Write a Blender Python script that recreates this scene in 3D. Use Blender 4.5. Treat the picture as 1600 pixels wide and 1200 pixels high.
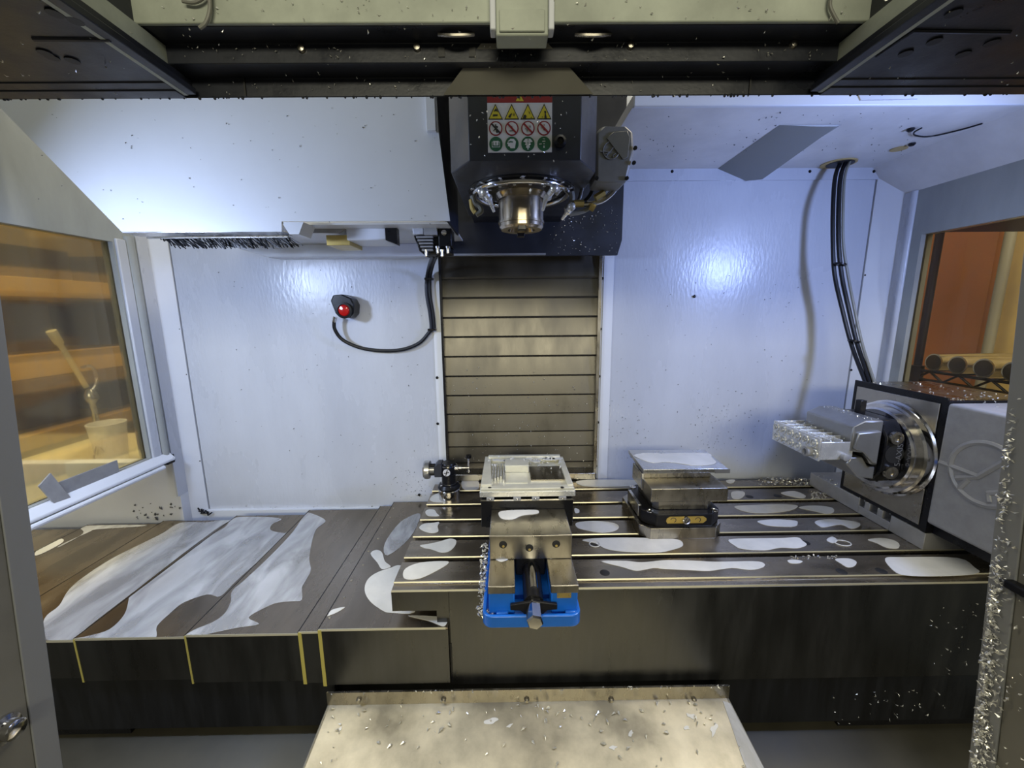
import bpy, bmesh, math, random
from mathutils import Vector, Matrix
from mathutils.geometry import tessellate_polygon

for o in list(bpy.data.objects): bpy.data.objects.remove(o)
scene = bpy.context.scene
COL = scene.collection
R = math.radians

# ------------------------------------------------------------------ camera
F = 630.0; PITCH = R(10.2); YAW = R(0.5); ROLL = 0.0095
CAM = Vector((0, 0, 0.503))                     # table top is z = 0
cd = bpy.data.cameras.new('camera'); cam = bpy.data.objects.new('camera', cd)
COL.objects.link(cam); scene.camera = cam
cd.sensor_width = 36; cd.lens = F / 1600 * 36; cd.clip_start = 0.02; cd.clip_end = 60
cam.matrix_world = (Matrix.Translation(CAM) @ Matrix.Rotation(-YAW, 4, 'Z')
                    @ Matrix.Rotation(R(90) - PITCH, 4, 'X') @ Matrix.Rotation(-ROLL, 4, 'Z'))

# ------------------------------------------------------------------ world, lights, exposure
w = bpy.data.worlds.new('World'); scene.world = w; w.use_nodes = True
bg = w.node_tree.nodes['Background']; bg.inputs[0].default_value = (1.0, 0.97, 0.84, 1); bg.inputs[1].default_value = 0.14

def area(name, loc, target, sx, sy, power, col, spread=170):
    l = bpy.data.lights.new(name, 'AREA'); l.shape = 'RECTANGLE'; l.size = sx; l.size_y = sy
    l.energy = power; l.color = col; l.spread = R(spread)
    o = bpy.data.objects.new(name, l); COL.objects.link(o); o.location = loc
    o.rotation_euler = (Vector(target) - Vector(loc)).to_track_quat('-Z', 'Y').to_euler()
    return o
area('work_light_left', (-0.86, 0.48, 0.64), (-0.10, 1.15, -0.05), 0.10, 0.10, 3.3, (0.56, 0.69, 1.0), 165)
area('work_light_right', (0.95, 0.50, 0.68), (0.10, 1.10, 0.48), 0.10, 0.10, 3.5, (0.37, 0.50, 1.0), 165)
area('shop_light_behind', (0.3, -4.2, 1.75), (0.1, 0.9, 0.2), 3.6, 0.7, 82, (1.0, 0.94, 0.70))
area('shop_light_above', (0.1, 0.75, 2.9), (0.1, 0.75, 0.0), 2.6, 0.8, 22, (1.0, 0.97, 0.86))
area('outside_fill_left', (-1.9, 1.3, 2.6), (-1.8, 1.4, 0.0), 1.2, 0.5, 46, (1.0, 0.88, 0.58))  # added fill to brighten what stands beyond the left window
area('outside_fill_right', (1.75, 1.0, 2.6), (1.9, 1.4, 0.0), 1.2, 0.5, 40, (1.0, 0.90, 0.66))  # added fill to brighten the shelf and boards beyond the right window

scene.view_settings.view_transform = 'Standard'; scene.view_settings.look = 'None'
scene.view_settings.exposure = 0.42; scene.view_settings.gamma = 1.0
scene.view_settings.use_curve_mapping = False

# ------------------------------------------------------------------ helpers
def ray(px, py):
    u = (px - 800) / F; v = (600 - py) / F
    c, s = math.cos(ROLL), math.sin(ROLL); u, v = c * u + s * v, -s * u + c * v
    d = (u, math.cos(PITCH) + v * math.sin(PITCH), -math.sin(PITCH) + v * math.cos(PITCH))
    c, s = math.cos(YAW), math.sin(YAW)
    return Vector((c * d[0] + s * d[1], -s * d[0] + c * d[1], d[2]))
def on(ax, val, px, py):
    """world point of the plane ax = val that a photograph pixel shows"""
    i = 'xyz'.index(ax); d = ray(px, py); return CAM + d * ((val - CAM[i]) / d[i])

class MB:
    def __init__(s): s.v = []; s.f = []; s.m = []
    def add(s, vs, fs, mi=0):
        o = len(s.v); s.v += [Vector(p) for p in vs]
        s.f += [tuple(i + o for i in f) for f in fs]; s.m += [mi] * len(fs); return s
    def box(s, x0, x1, y0, y1, z0, z1, mi=0):
        v = [(x, y, z) for z in (z0, z1) for y in (y0, y1) for x in (x0, x1)]
        return s.add(v, [(0, 2, 3, 1), (4, 5, 7, 6), (0, 1, 5, 4), (1, 3, 7, 5), (3, 2, 6, 7), (2, 0, 4, 6)], mi)
    def prism(s, pts, ext, mi=0):
        """polygon extruded by vector ext"""
        pts = [Vector(p) for p in pts]; ext = Vector(ext); n = len(pts)
        tri = tessellate_polygon([pts])
        nrm = Vector((0, 0, 0))
        for a, b in zip(pts, pts[1:] + pts[:1]): nrm += a.cross(b)
        if nrm.dot(ext) > 0: pts = pts[::-1]; tri = tessellate_polygon([pts])
        vs = pts + [p + ext for p in pts]
        fs = []
        for t in tri:
            a, b, c = t
            if (pts[b] - pts[a]).cross(pts[c] - pts[a]).dot(ext) > 0: a, c = c, a
            fs.append((a, b, c)); fs.append((c + n, b + n, a + n))
        for i in range(n): j = (i + 1) % n; fs.append((j, i, i + n, j + n))
        return s.add(vs, fs, mi)
    def cyl(s, p0, p1, r0, r1=None, n=16, mi=0, cap=True):
        r1 = r0 if r1 is None else r1; p0 = Vector(p0); p1 = Vector(p1); d = (p1 - p0).normalized()
        a = d.orthogonal().normalized(); b = d.cross(a); vs = []
        for p, r in ((p0, r0), (p1, r1)):
            for i in range(n):
                t = 2 * math.pi * i / n; vs.append(p + a * r * math.cos(t) + b * r * math.sin(t))
        fs = [(i, (i + 1) % n, (i + 1) % n + n, i + n) for i in range(n)]
        if cap: fs += [tuple(range(n))[::-1], tuple(range(n, 2 * n))]
        return s.add(vs, fs, mi)
    def lathe(s, o, axis, prof, n=32, mi=0):
        o = Vector(o); d = Vector(axis).normalized(); a = d.orthogonal().normalized(); b = d.cross(a); vs = []; k = len(prof)
        for r, h in prof:
            for i in range(n):
                t = 2 * math.pi * i / n; vs.append(o + d * h + (a * math.cos(t) + b * math.sin(t)) * r)
        fs = [(j * n + i, j * n + (i + 1) % n, (j + 1) * n + (i + 1) % n, (j + 1) * n + i) for j in range(k - 1) for i in range(n)]
        fs += [tuple(range(n))[::-1], tuple(range((k - 1) * n, k * n))]
        return s.add(vs, fs, mi)
    def tube(s, pts, r, n=8, mi=0, closed=False):
        pts = [Vector(p) for p in pts]; k = len(pts); vs = []; prev = None
        for i, p in enumerate(pts):
            t = (pts[(i + 1) % k] - pts[i - 1]) if closed else (pts[min(i + 1, k - 1)] - pts[max(i - 1, 0)])
            t.normalize()
            a = t.orthogonal().normalized() if prev is None else (prev - t * prev.dot(t)).normalized()
            prev = a; b = t.cross(a); rr = r[i] if isinstance(r, (list, tuple)) else r
            for q in range(n):
                th = 2 * math.pi * q / n; vs.append(p + (a * math.cos(th) + b * math.sin(th)) * rr)
        fs = []
        for i in range(k if closed else k - 1):
            j = (i + 1) % k
            for q in range(n):
                q2 = (q + 1) % n; fs.append((i * n + q, i * n + q2, j * n + q2, j * n + q))
        if not closed: fs += [tuple(range(n))[::-1], tuple(range((k - 1) * n, k * n))]
        return s.add(vs, fs, mi)
    def ball(s, c, r, n=10, mi=0, sz=1.0):
        c = Vector(c); k = n // 2
        prof = [(max(1e-5, r * math.sin(math.pi * i / k)), -r * sz * math.cos(math.pi * i / k)) for i in range(k + 1)]
        return s.lathe(c, (0, 0, 1), prof, n, mi)
    def quadbox(s, a, b, mi=0):
        """loft between two polygons of equal length"""
        n = len(a); vs = list(a) + list(b)
        fs = [(i, (i + 1) % n, (i + 1) % n + n, i + n) for i in range(n)] + [tuple(range(n))[::-1], tuple(range(n, 2 * n))]
        return s.add(vs, fs, mi)
    def build(s, name, mats, parent=None, bevel=0, smooth=35, seg=2):
        me = bpy.data.meshes.new(name)
        if parent is None:
            xs = [p.x for p in s.v]; ys = [p.y for p in s.v]; zs = [p.z for p in s.v]
            org = Vector(((min(xs) + max(xs)) / 2, (min(ys) + max(ys)) / 2, min(zs)))
        else:
            r = parent
            while r.parent: r = r.parent
            org = r.location.copy()
        me.from_pydata([p - org for p in s.v], [], s.f)
        for m in (mats if isinstance(mats, (list, tuple)) else [mats]): me.materials.append(m)
        for p, mi in zip(me.polygons, s.m): p.material_index = mi
        bm = bmesh.new(); bm.from_mesh(me); bmesh.ops.recalc_face_normals(bm, faces=bm.faces); bm.to_mesh(me); bm.free()
        if smooth:
            for p in me.polygons: p.use_smooth = True
            me.set_sharp_from_angle(angle=R(smooth))
        o = bpy.data.objects.new(name, me); COL.objects.link(o)
        if parent is None: o.location = org
        else: o.parent = parent
        if bevel:
            b = o.modifiers.new('edge', 'BEVEL'); b.width = bevel; b.segments = seg; b.limit_method = 'ANGLE'; b.angle_limit = R(40); b.harden_normals = False
        return o

def tag(o, label=None, cat=None, group=None, kind=None):
    if label: o['label'] = label
    if cat: o['category'] = cat
    if group: o['group'] = group
    if kind: o['kind'] = kind
    return o
def thing(name, loc, label, cat, group=None):
    o = bpy.data.objects.new(name, None); COL.objects.link(o); o.location = loc; o.empty_display_size = 0.02
    return tag(o, label, cat, group)
def twin(o, off, parent):
    c = o.copy(); COL.objects.link(c); c.parent = parent; c.location = o.location + Vector(off); return c

def smooth_path(pts, sub=6, closed=False):
    pts = [Vector(p) for p in pts]; n = len(pts); out = []
    rng = range(n if closed else n - 1)
    for i in rng:
        p1 = pts[i]; p2 = pts[(i + 1) % n]
        p0 = pts[i - 1] if (closed or i > 0) else p1 * 2 - p2
        p3 = pts[(i + 2) % n] if (closed or i + 2 < n) else p2 * 2 - p1
        for k in range(sub):
            t = k / sub
            out.append(0.5 * ((2 * p1) + (p2 - p0) * t + (2 * p0 - 5 * p1 + 4 * p2 - p3) * t * t + (3 * p1 - p0 - 3 * p2 + p3) * t ** 3))
    if not closed: out.append(pts[-1])
    return out

# ------------------------------------------------------------------ materials
def new_mat(name):
    m = bpy.data.materials.new(name); m.use_nodes = True
    nt = m.node_tree; return m, nt, nt.nodes['Principled BSDF']
def mat(name, col, rough=0.5, metal=0.0, var=0.0, vscale=8, stretch=(1, 1, 1), bump=0.0, bscale=120, rvar=0.0, col2=None, coat=0.0, spec=0.5, detail=6, contrast=(0.35, 0.65)):
    m, nt, p = new_mat(name); N = nt.nodes; L = nt.links
    p.inputs['Base Color'].default_value = (*col, 1); p.inputs['Roughness'].default_value = rough
    p.inputs['Metallic'].default_value = metal; p.inputs['Coat Weight'].default_value = coat; p.inputs['Specular IOR Level'].default_value = spec
    if var or rvar or bump or col2:
        tc = N.new('ShaderNodeTexCoord'); mp = N.new('ShaderNodeMapping'); mp.inputs['Scale'].default_value = stretch
        geo = N.new('ShaderNodeNewGeometry'); L.new(geo.outputs['Position'], mp.inputs[0])
        nz = N.new('ShaderNodeTexNoise'); nz.inputs['Scale'].default_value = vscale; nz.inputs['Detail'].default_value = detail; nz.inputs['Roughness'].default_value = 0.6
        L.new(mp.outputs[0], nz.inputs['Vector'])
        rp = N.new('ShaderNodeMapRange'); rp.inputs[1].default_value = contrast[0]; rp.inputs[2].default_value = contrast[1]
        L.new(nz.outputs[0], rp.inputs[0])
        if var or col2:
            mx = N.new('ShaderNodeMix'); mx.data_type = 'RGBA'; L.new(rp.outputs[0], mx.inputs[0])
            c2 = col2 if col2 else tuple(c * (1 - var) for c in col)
            mx.inputs[6].default_value = (*c2, 1); mx.inputs[7].default_value = (*col, 1); L.new(mx.outputs[2], p.inputs['Base Color'])
        if rvar:
            r2 = N.new('ShaderNodeMapRange'); r2.inputs[3].default_value = max(0.02, rough - rvar); r2.inputs[4].default_value = min(1, rough + rvar)
            L.new(rp.outputs[0], r2.inputs[0]); L.new(r2.outputs[0], p.inputs['Roughness'])
        if bump:
            n2 = N.new('ShaderNodeTexNoise'); n2.inputs['Scale'].default_value = bscale; n2.inputs['Detail'].default_value = 3; L.new(mp.outputs[0], n2.inputs['Vector'])
            b = N.new('ShaderNodeBump'); b.inputs['Strength'].default_value = bump; b.inputs['Distance'].default_value = 0.002
            L.new(n2.outputs[0], b.inputs['Height']); L.new(b.outputs[0], p.inputs['Normal'])
    return m

M = {}
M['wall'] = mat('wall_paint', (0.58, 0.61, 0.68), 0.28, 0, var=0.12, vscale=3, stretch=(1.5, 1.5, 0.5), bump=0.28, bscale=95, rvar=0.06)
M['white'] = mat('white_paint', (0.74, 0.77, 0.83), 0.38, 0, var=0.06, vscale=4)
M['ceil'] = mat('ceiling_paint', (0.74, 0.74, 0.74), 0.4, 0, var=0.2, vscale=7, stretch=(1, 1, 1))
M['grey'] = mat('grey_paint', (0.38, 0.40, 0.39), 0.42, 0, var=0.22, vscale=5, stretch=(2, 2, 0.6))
M['navy'] = mat('navy_paint', (0.020, 0.023, 0.034), 0.38, 0, var=0.35, vscale=18, rvar=0.12, bump=0.06, bscale=260)
M['headnavy'] = mat('head_paint', (0.022, 0.025, 0.036), 0.42, 0, var=0.25, vscale=14, rvar=0.1)
M['door'] = mat('door_paint', (0.16, 0.155, 0.13), 0.45, 0, var=0.2, vscale=9, rvar=0.1)
M['dooredge'] = mat('door_edge_paint', (0.20, 0.205, 0.205), 0.5)
M['pale'] = mat('pale_paint', (0.50, 0.54, 0.45), 0.42, 0, var=0.3, vscale=16, stretch=(1, 1, 1), bump=0.05)
M['table'] = mat('table_steel', (0.36, 0.315, 0.25), 0.26, 0.9, var=0.35, vscale=6, stretch=(1, 3, 1), rvar=0.07, bump=0.03, bscale=220)
M['edge'] = mat('glint_edge', (0.62, 0.58, 0.43), 0.4, 0.75)  # bright colour stands in for shop light glinting on the edges
M['apron'] = mat('apron_steel', (0.105, 0.106, 0.106), 0.34, 0.92, var=0.25, vscale=5, stretch=(5, 1, 0.8), rvar=0.08)
M['cover'] = mat('cover_steel', (0.29, 0.245, 0.19), 0.27, 0.9, var=0.35, vscale=3, stretch=(4, 1, 1), rvar=0.08)
M['slat'] = mat('slat_steel', (0.115, 0.108, 0.095), 0.36, 0.92, var=0.22, vscale=4, stretch=(2.5, 1, 1), rvar=0.08, bump=0.03, bscale=160)
M['front'] = mat('front_cover_steel', (0.66, 0.60, 0.45), 0.40, 0.5, var=0.5, vscale=9, stretch=(1, 1, 1), rvar=0.1, bump=0.1, bscale=60)
M['steel'] = mat('bright_steel', (0.42, 0.39, 0.33), 0.3, 1.0, var=0.2, vscale=14, stretch=(3, 1, 1), rvar=0.08)
M['castgrey'] = mat('cast_grey', (0.36, 0.36, 0.365), 0.5, 0.25, var=0.15, vscale=40, bump=0.06, bscale=400)
M['alu'] = mat('aluminium', (0.62, 0.62, 0.62), 0.28, 1.0, var=0.15, vscale=18, rvar=0.08)
M['alum'] = mat('milled_aluminium', (0.82, 0.82, 0.79), 0.28, 0.6, var=0.2, vscale=30, rvar=0.1)
M['jawsilver'] = mat('satin_steel', (0.36, 0.36, 0.355), 0.38, 0.8, var=0.15, vscale=25)
M['chrome'] = mat('chrome', (0.68, 0.67, 0.66), 0.14, 1.0, var=0.2, vscale=30, rvar=0.05)
M['brown'] = mat('stained_chrome', (0.50, 0.46, 0.40), 0.2, 1.0, col2=(0.30, 0.22, 0.12), vscale=12, stretch=(2, 2, 0.5))
M['black'] = mat('black_oxide', (0.010, 0.010, 0.012), 0.30, 0, var=0.3, vscale=20, rvar=0.06, spec=0.25)
M['rubber'] = mat('black_rubber', (0.008, 0.009, 0.012), 0.42, spec=0.25)
M['skirt'] = mat('black_skirt', (0.008, 0.009, 0.012), 0.42, 0, var=0.5, vscale=8, stretch=(6, 1, 0.7), rvar=0.1)
M['blue'] = mat('blue_paint', (0.010, 0.145, 0.60), 0.32, 0, var=0.15, vscale=20, coat=0.3)
M['wiper'] = mat('yellow_wiper', (0.42, 0.36, 0.09), 0.5)
M['brass'] = mat('brass', (0.62, 0.47, 0.16), 0.35, 0.8, var=0.2, vscale=30)
M['gold'] = mat('gold_plate', (0.60, 0.42, 0.10), 0.35, 0.6)
M['milk'] = mat('milky_coolant', (0.78, 0.77, 0.73), 0.14, 0, col2=(0.60, 0.60, 0.57), vscale=9, rvar=0.04, coat=0.4)
M['film'] = mat('thin_coolant_film', (0.62, 0.63, 0.64), 0.16, 0, col2=(0.46, 0.465, 0.475), vscale=5, stretch=(3, 1, 1), rvar=0.05, coat=0.5, contrast=(0.3, 0.7))
def thin(m):
    nt = m.node_tree; N = nt.nodes; L = nt.links; p = N['Principled BSDF']
    geo = N.new('ShaderNodeNewGeometry'); mp = N.new('ShaderNodeMapping'); mp.inputs['Scale'].default_value = (5, 1.6, 1); mp.inputs['Rotation'].default_value = (0, 0, 0.5); L.new(geo.outputs['Position'], mp.inputs[0])
    nz = N.new('ShaderNodeTexNoise'); nz.inputs['Scale'].default_value = 4; nz.inputs['Detail'].default_value = 7; nz.inputs['Distortion'].default_value = 0.8; L.new(mp.outputs[0], nz.inputs['Vector'])
    mr = N.new('ShaderNodeMapRange'); mr.inputs[1].default_value = 0.38; mr.inputs[2].default_value = 0.62; mr.inputs[3].default_value = 0.42; mr.inputs[4].default_value = 0.95
    L.new(nz.outputs[0], mr.inputs[0]); L.new(mr.outputs[0], p.inputs['Alpha'])
thin(M['film'])
M['chip'] = mat('swarf', (0.85, 0.84, 0.78), 0.3, 0.75)
M['speck'] = mat('dark_specks', (0.07, 0.075, 0.08), 0.6)
M['lens'] = mat('red_lens', (0.5, 0.01, 0.01), 0.12, 0, coat=0.8)
M['floor'] = mat('sump_sheet', (0.085, 0.078, 0.056), 0.45, 0.3, var=0.4, vscale=4, rvar=0.1)
M['concrete'] = mat('concrete', (0.055, 0.054, 0.052), 0.6, 0, var=0.2, vscale=2)
M['orange'] = mat('orange_beam', (0.62, 0.37, 0.08), 0.5, 0, var=0.2, vscale=6)
M['orangebox'] = mat('orange_anodised', (0.50, 0.085, 0.018), 0.4, 0.2)
M['darkbin'] = mat('dark_bin', (0.035, 0.028, 0.02), 0.6, 0, var=0.5, vscale=4)
M['brownbin'] = mat('brown_bin', (0.07, 0.05, 0.028), 0.6, 0, var=0.4, vscale=5)
M['ochre'] = mat('ochre_board', (0.36, 0.24, 0.08), 0.6, 0, var=0.3, vscale=4)
M['cream'] = mat('cream_table', (0.72, 0.63, 0.36), 0.5, 0, var=0.1, vscale=4)
M['cup'] = mat('paper_cup', (0.88, 0.85, 0.76), 0.6)
M['cardboard'] = mat('brown_board', (0.27, 0.10, 0.028), 0.7, 0, var=0.2, vscale=3)
M['beige'] = mat('beige_board', (0.52, 0.40, 0.17), 0.6, 0, var=0.15, vscale=6)
M['lwhite'] = mat('label_white', (0.66, 0.66, 0.68), 0.4)
M['lred'] = mat('label_red', (0.25, 0.008, 0.012), 0.45)
M['lyel'] = mat('label_yellow', (0.62, 0.52, 0.03), 0.45)
M['lblk'] = mat('label_black', (0.012, 0.012, 0.012), 0.5)
M['lgrn'] = mat('label_green', (0.015, 0.11, 0.05), 0.45)
M['hose'] = mat('grey_hose', (0.20, 0.20, 0.17), 0.5)
M['boxgrey'] = mat('box_grey', (0.19, 0.19, 0.185), 0.5, 0.2, var=0.15, vscale=40)
M['channel'] = mat('channel_paint', (0.22, 0.23, 0.22), 0.45)
M['riser'] = mat('riser_aluminium', (0.46, 0.45, 0.43), 0.4, 0.45, var=0.2, vscale=20)
M['creamalu'] = mat('wet_aluminium', (0.74, 0.72, 0.60), 0.35, 0.3, var=0.15, vscale=25)

def pane_mat(name, tint, rough, spec_rough=0.12, dirt=0.05, ior=1.3, clear=0.5):
    m, nt, p = new_mat(name); N = nt.nodes; L = nt.links
    p.inputs['Base Color'].default_value = (*tint, 1); p.inputs['Transmission Weight'].default_value = 1
    p.inputs['IOR'].default_value = ior; p.inputs['Roughness'].default_value = rough
    g = N.new('ShaderNodeBsdfGlossy'); g.inputs['Roughness'].default_value = spec_rough; g.inputs[0].default_value = (1, 1, 1, 1)
    d = N.new('ShaderNodeBsdfDiffuse'); d.inputs[0].default_value = (0.5, 0.5, 0.46, 1)
    fr = N.new('ShaderNodeFresnel'); fr.inputs[0].default_value = 1.16
    tr = N.new('ShaderNodeBsdfTransparent'); tr.inputs[0].default_value = (*tint, 1); m0 = N.new('ShaderNodeMixShader'); m0.inputs[0].default_value = clear; L.new(p.outputs[0], m0.inputs[1]); L.new(tr.outputs[0], m0.inputs[2])
    m1 = N.new('ShaderNodeMixShader'); L.new(fr.outputs[0], m1.inputs[0]); L.new(m0.outputs[0], m1.inputs[1]); L.new(g.outputs[0], m1.inputs[2])
    geo = N.new('ShaderNodeNewGeometry'); mp = N.new('ShaderNodeMapping'); mp.inputs['Scale'].default_value = (1, 30, 2.0); L.new(geo.outputs['Position'], mp.inputs[0])
    nz = N.new('ShaderNodeTexNoise'); nz.inputs['Scale'].default_value = 2.2; nz.inputs['Detail'].default_value = 5; L.new(mp.outputs[0], nz.inputs['Vector'])
    mr = N.new('ShaderNodeMapRange'); mr.inputs[1].default_value = 0.45; mr.inputs[2].default_value = 0.8; mr.inputs[3].default_value = 0.01; mr.inputs[4].default_value = dirt
    L.new(nz.outputs[0], mr.inputs[0])
    m2 = N.new('ShaderNodeMixShader'); L.new(mr.outputs[0], m2.inputs[0]); L.new(m1.outputs[0], m2.inputs[1]); L.new(d.outputs[0], m2.inputs[2])
    L.new(m2.outputs[0], N['Material Output'].inputs[0]); return m
M['pane_l'] = pane_mat('wet_polycarbonate', (0.95, 0.90, 0.74), 0.12, clear=0.55)
M['pane_r'] = pane_mat('clear_polycarbonate', (0.97, 0.93, 0.84), 0.012, 0.1, 0.03, 1.1, 0.97)

# ------------------------------------------------------------------ the setting
XL, XR, YW = -0.97, 1.06, 1.18
fl = MB().box(-1.3, 1.4, 0.15, 1.25, -0.52, -0.50).build('floor', M['floor']); tag(fl, kind='structure')
tag(MB().box(-7, 7, -7, 6, -1.02, -1.0).build('floor', M['concrete']), kind='structure')

tag(MB().box(-1.3, 1.4, 0.13, 0.16, -1.0, -0.46).build('unseen_front_wall', M['door']), kind='structure')  # unseen sill below the door opening, added to block light from below

tag(MB().box(-1.3, 1.4, 0.404, 0.45, 0.802, 1.12).build('unseen_front_wall', M['pale']), kind='structure')  # out-of-view panel added to close the gap that let shop light in

# rear wall: two sheet panels beside the column, with corner strips, flanges and screws
wr = MB().box(-1.0, -0.19, YW + 0.012, YW + 0.03, -0.5, 1.12).box(0.265, 1.12, YW + 0.012, YW + 0.03, -0.5, 1.12).build('wall_rear', M['wall']); tag(wr, kind='structure')
MB().box(-0.936, -0.187, YW, YW + 0.012, -0.118, 1.10).build('panel', M['wall'], wr)
MB().box(0.262, 1.015, YW, YW + 0.012, -0.118, 0.90).build('panel', M['wall'], wr)
MB().box(-0.215, -0.190, YW - 0.003, YW, -0.10, 0.66).build('edge_flange', M['white'], wr)
MB().box(0.274, 0.302, YW - 0.003, YW, -0.10, 0.66).build('edge_flange', M['white'], wr)
MB().prism([(-0.97, 1.145, -0.16), (-0.940, 1.178, -0.16), (-0.940, 1.19, -0.16), (-0.98, 1.19, -0.16)], (0, 0, 1.23)).build('corner_strip', M['white'], wr)
MB().prism([(1.06, 1.13, -0.03), (1.019, 1.178, -0.03), (1.019, 1.19, -0.03), (1.07, 1.19, -0.03)], (0, 0, 0.94)).build('corner_strip', M['white'], wr)
MB().box(-0.94, -0.30, YW - 0.012, YW, -0.135, -0.095).build('bottom_flange', M['white'], wr)
MB().box(0.32, 1.02, YW - 0.004, YW, 0.850, 0.885).build('top_flange', M['wall'], wr)
sc0 = MB().lathe(wr.location, (0, -1, 0), [(0.0042, 0), (0.0042, 0.0015), (0.0025, 0.003), (0.0004, 0.0032)], 10).build('screw', M['black'], wr)
spots = [(941, 435), (938, 514), (936, 588), (934, 660), (931, 728), (684, 662), (683, 590), (1085, 463), (1050, 268), (1265, 268), (1365, 268), (1395, 266), (655, 773)]
for i, (a, b) in enumerate(spots):
    p = on('y', YW - 0.003, a, b)
    if i == 0: sc0.location = p - wr.location
    else:
        c = sc0.copy(); COL.objects.link(c); c.parent = wr; c.location = p - wr.location
for a, b in [(265, 440), (280, 514), (291, 585), (301, 653), (312, 720), (1364, 352), (1352, 430), (1342, 505), (1330, 578)]:
    p = on('y', YW - 0.002, a, b)
    c = sc0.copy(); COL.objects.link(c); c.parent = wr; c.location = p - wr.location; c.scale = (0.8, 1, 0.8)

# left wall with a window
wl = MB()
def wall_x(mb, x0, x1, ya, yb, za, zb, wy0, wy1, wz0, wz1):
    mb.box(x0, x1, ya, wy0, za, zb); mb.box(x0, x1, wy1, yb, za, zb); mb.box(x0, x1, wy0, wy1, za, wz0); mb.box(x0, x1, wy0, wy1, wz1, zb)
wall_x(wl, XL - 0.03, XL, 0.20, 1.16, 0.083, 1.10, 0.36, 1.048, 0.122, 0.681)
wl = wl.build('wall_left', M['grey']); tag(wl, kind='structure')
MB().box(-1.44, XL + 0.002, 1.118, 1.15, -0.30, 0.083).build('recess_back', M['white'], wl)
MB().box(-1.42, -1.40, 0.5, 1.12, -0.50, -0.088).build('recess_end', M['white'], wl)
MB().box(-1.42, XL, 0.48, 0.50, -0.50, 0.083).build('recess_light_stop', M['grey'], wl)  # never in view; added to stop light leaking into the recess
MB().prism([(XL, 0.5, 0.098), (XL + 0.022, 0.5, 0.098), (XL + 0.022, 0.5, 0.104), (XL + 0.006, 0.5, 0.121), (XL, 0.5, 0.121)], (0, 0.60, 0)).build('window_rail', M['white'], wl, bevel=0.002)
MB().cyl((XL + 0.020, 0.5, 0.090), (XL + 0.020, 1.06, 0.090), 0.006, n=10).build('rail_bead', M['white'], wl)
MB().cyl((XL, 1.090, 0.10), (XL, 1.090, 0.70), 0.012, n=12).build('jamb_bead', M['grey'], wl)
MB().box(XL - 0.002, XL + 0.003, 1.110, 1.146, -0.02, 0.71).build('jamb_panel', M['wall'], wl)
MB().box(XL - 0.001, XL + 0.006, 1.052, 1.078, 0.11, 0.69).build('jamb_panel', M['wall'], wl, bevel=0.002)
MB().box(XL, XL + 0.012, 1.085, 1.108, 0.088, 0.112).cyl((XL + 0.006, 1.095, 0.1), (XL + 0.02, 1.095, 0.1), 0.007, n=8).build('rail_end_bolt', M['black'], wl)
MB().box(XL + 0.001, XL + 0.004, 0.82, 0.955, 0.118, 0.152).build('window_clip', M['castgrey'], wl, bevel=0.001)
MB().prism([(XL + 0.004, 0.785, 0.16), (XL + 0.004, 0.81, 0.178), (XL + 0.012, 0.835, 0.10), (XL + 0.012, 0.81, 0.085)], (0.003, 0, 0)).build('window_tab', M['castgrey'], wl)
tag(MB().box(XL - 0.018, XL - 0.012, 0.36, 1.048, 0.122, 0.681).build('window_1', M['pane_l']), 'wet yellowish polycarbonate window pane in the left wall', kind='structure')

# right wall with a window
w2 = MB(); wall_x(w2, XR, XR + 0.03, 0.20, 1.16, -0.50, 1.10, 0.36, 1.071, 0.15, 0.687)
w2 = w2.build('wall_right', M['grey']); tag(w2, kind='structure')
MB().cyl((XR, 1.105, -0.02), (XR, 1.105, 0.80), 0.008, n=12).build('jamb_bead', M['wall'], w2)
MB().box(XR - 0.003, XR, 1.108, 1.132, -0.02, 0.80).build('jamb_panel', M['wall'], w2)
MB().prism([(XR - 0.06, 0.5, 0.88), (XR, 0.5, 0.80), (XR, 0.5, 0.88)], (0, 0.685, 0)).build('cove', M['ceil'], w2)
tag(MB().box(XR + 0.012, XR + 0.018, 0.36, 1.071, 0.15, 0.687).build('window_2', M['pane_r']), 'clear polycarbonate window pane in the right wall', kind='structure')

# roof
ce = MB().box(0.24, 1.09, 0.838, YW + 0.01, 0.88, 0.90).build('ceiling', M['ceil']); tag(ce, kind='structure')
MB().box(0.24, 1.09, 0.832, 0.840, 0.878, 1.10).build('front_lip', M['white'], ce, bevel=0.002)
a0, a1, b1, b0 = (0.570, 0.915, 0.8795), (0.575, 1.176, 0.8795), (0.655, 1.176, 0.848), (0.652, 0.920, 0.872)
MB().quadbox([Vector(a0), Vector(a1), Vector((0.72, 1.176, 0.8795)), Vector((0.70, 0.915, 0.8795))],
             [Vector((0.65, 0.916, 0.8765)), Vector(b1), Vector((0.70, 1.176, 0.852)), Vector((0.690, 0.916, 0.8765))]).build('channel', M['channel'], ce)
MB().lathe((0.877, 1.141, 0.8795), (0, 0, -1), [(0.040, 0), (0.040, 0.002), (0.030, 0.002)], 20).build('cable_opening_rim', M['beige'], ce)
MB().lathe((0.880, 1.139, 0.8778), (0, 0, -1), [(0.031, 0), (0.031, 0.0015)], 20).build('cable_opening', M['lblk'], ce)
MB().lathe((0.945, 1.045, 0.8795), (0, 0, -1), [(0.017, 0), (0.017, 0.0015)], 16).build('plug', M['beige'], ce)
for px, py in [(1423, 201), (1548, 199), (1425, 224), (1205, 220)]:
    p = on('z', 0.8795, px, py)
    MB().lathe(p, (0, 0, -1), [(0.007, 0), (0.007, 0.003), (0.004, 0.006)], 8).build('screw', M['black'], ce)
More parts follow.
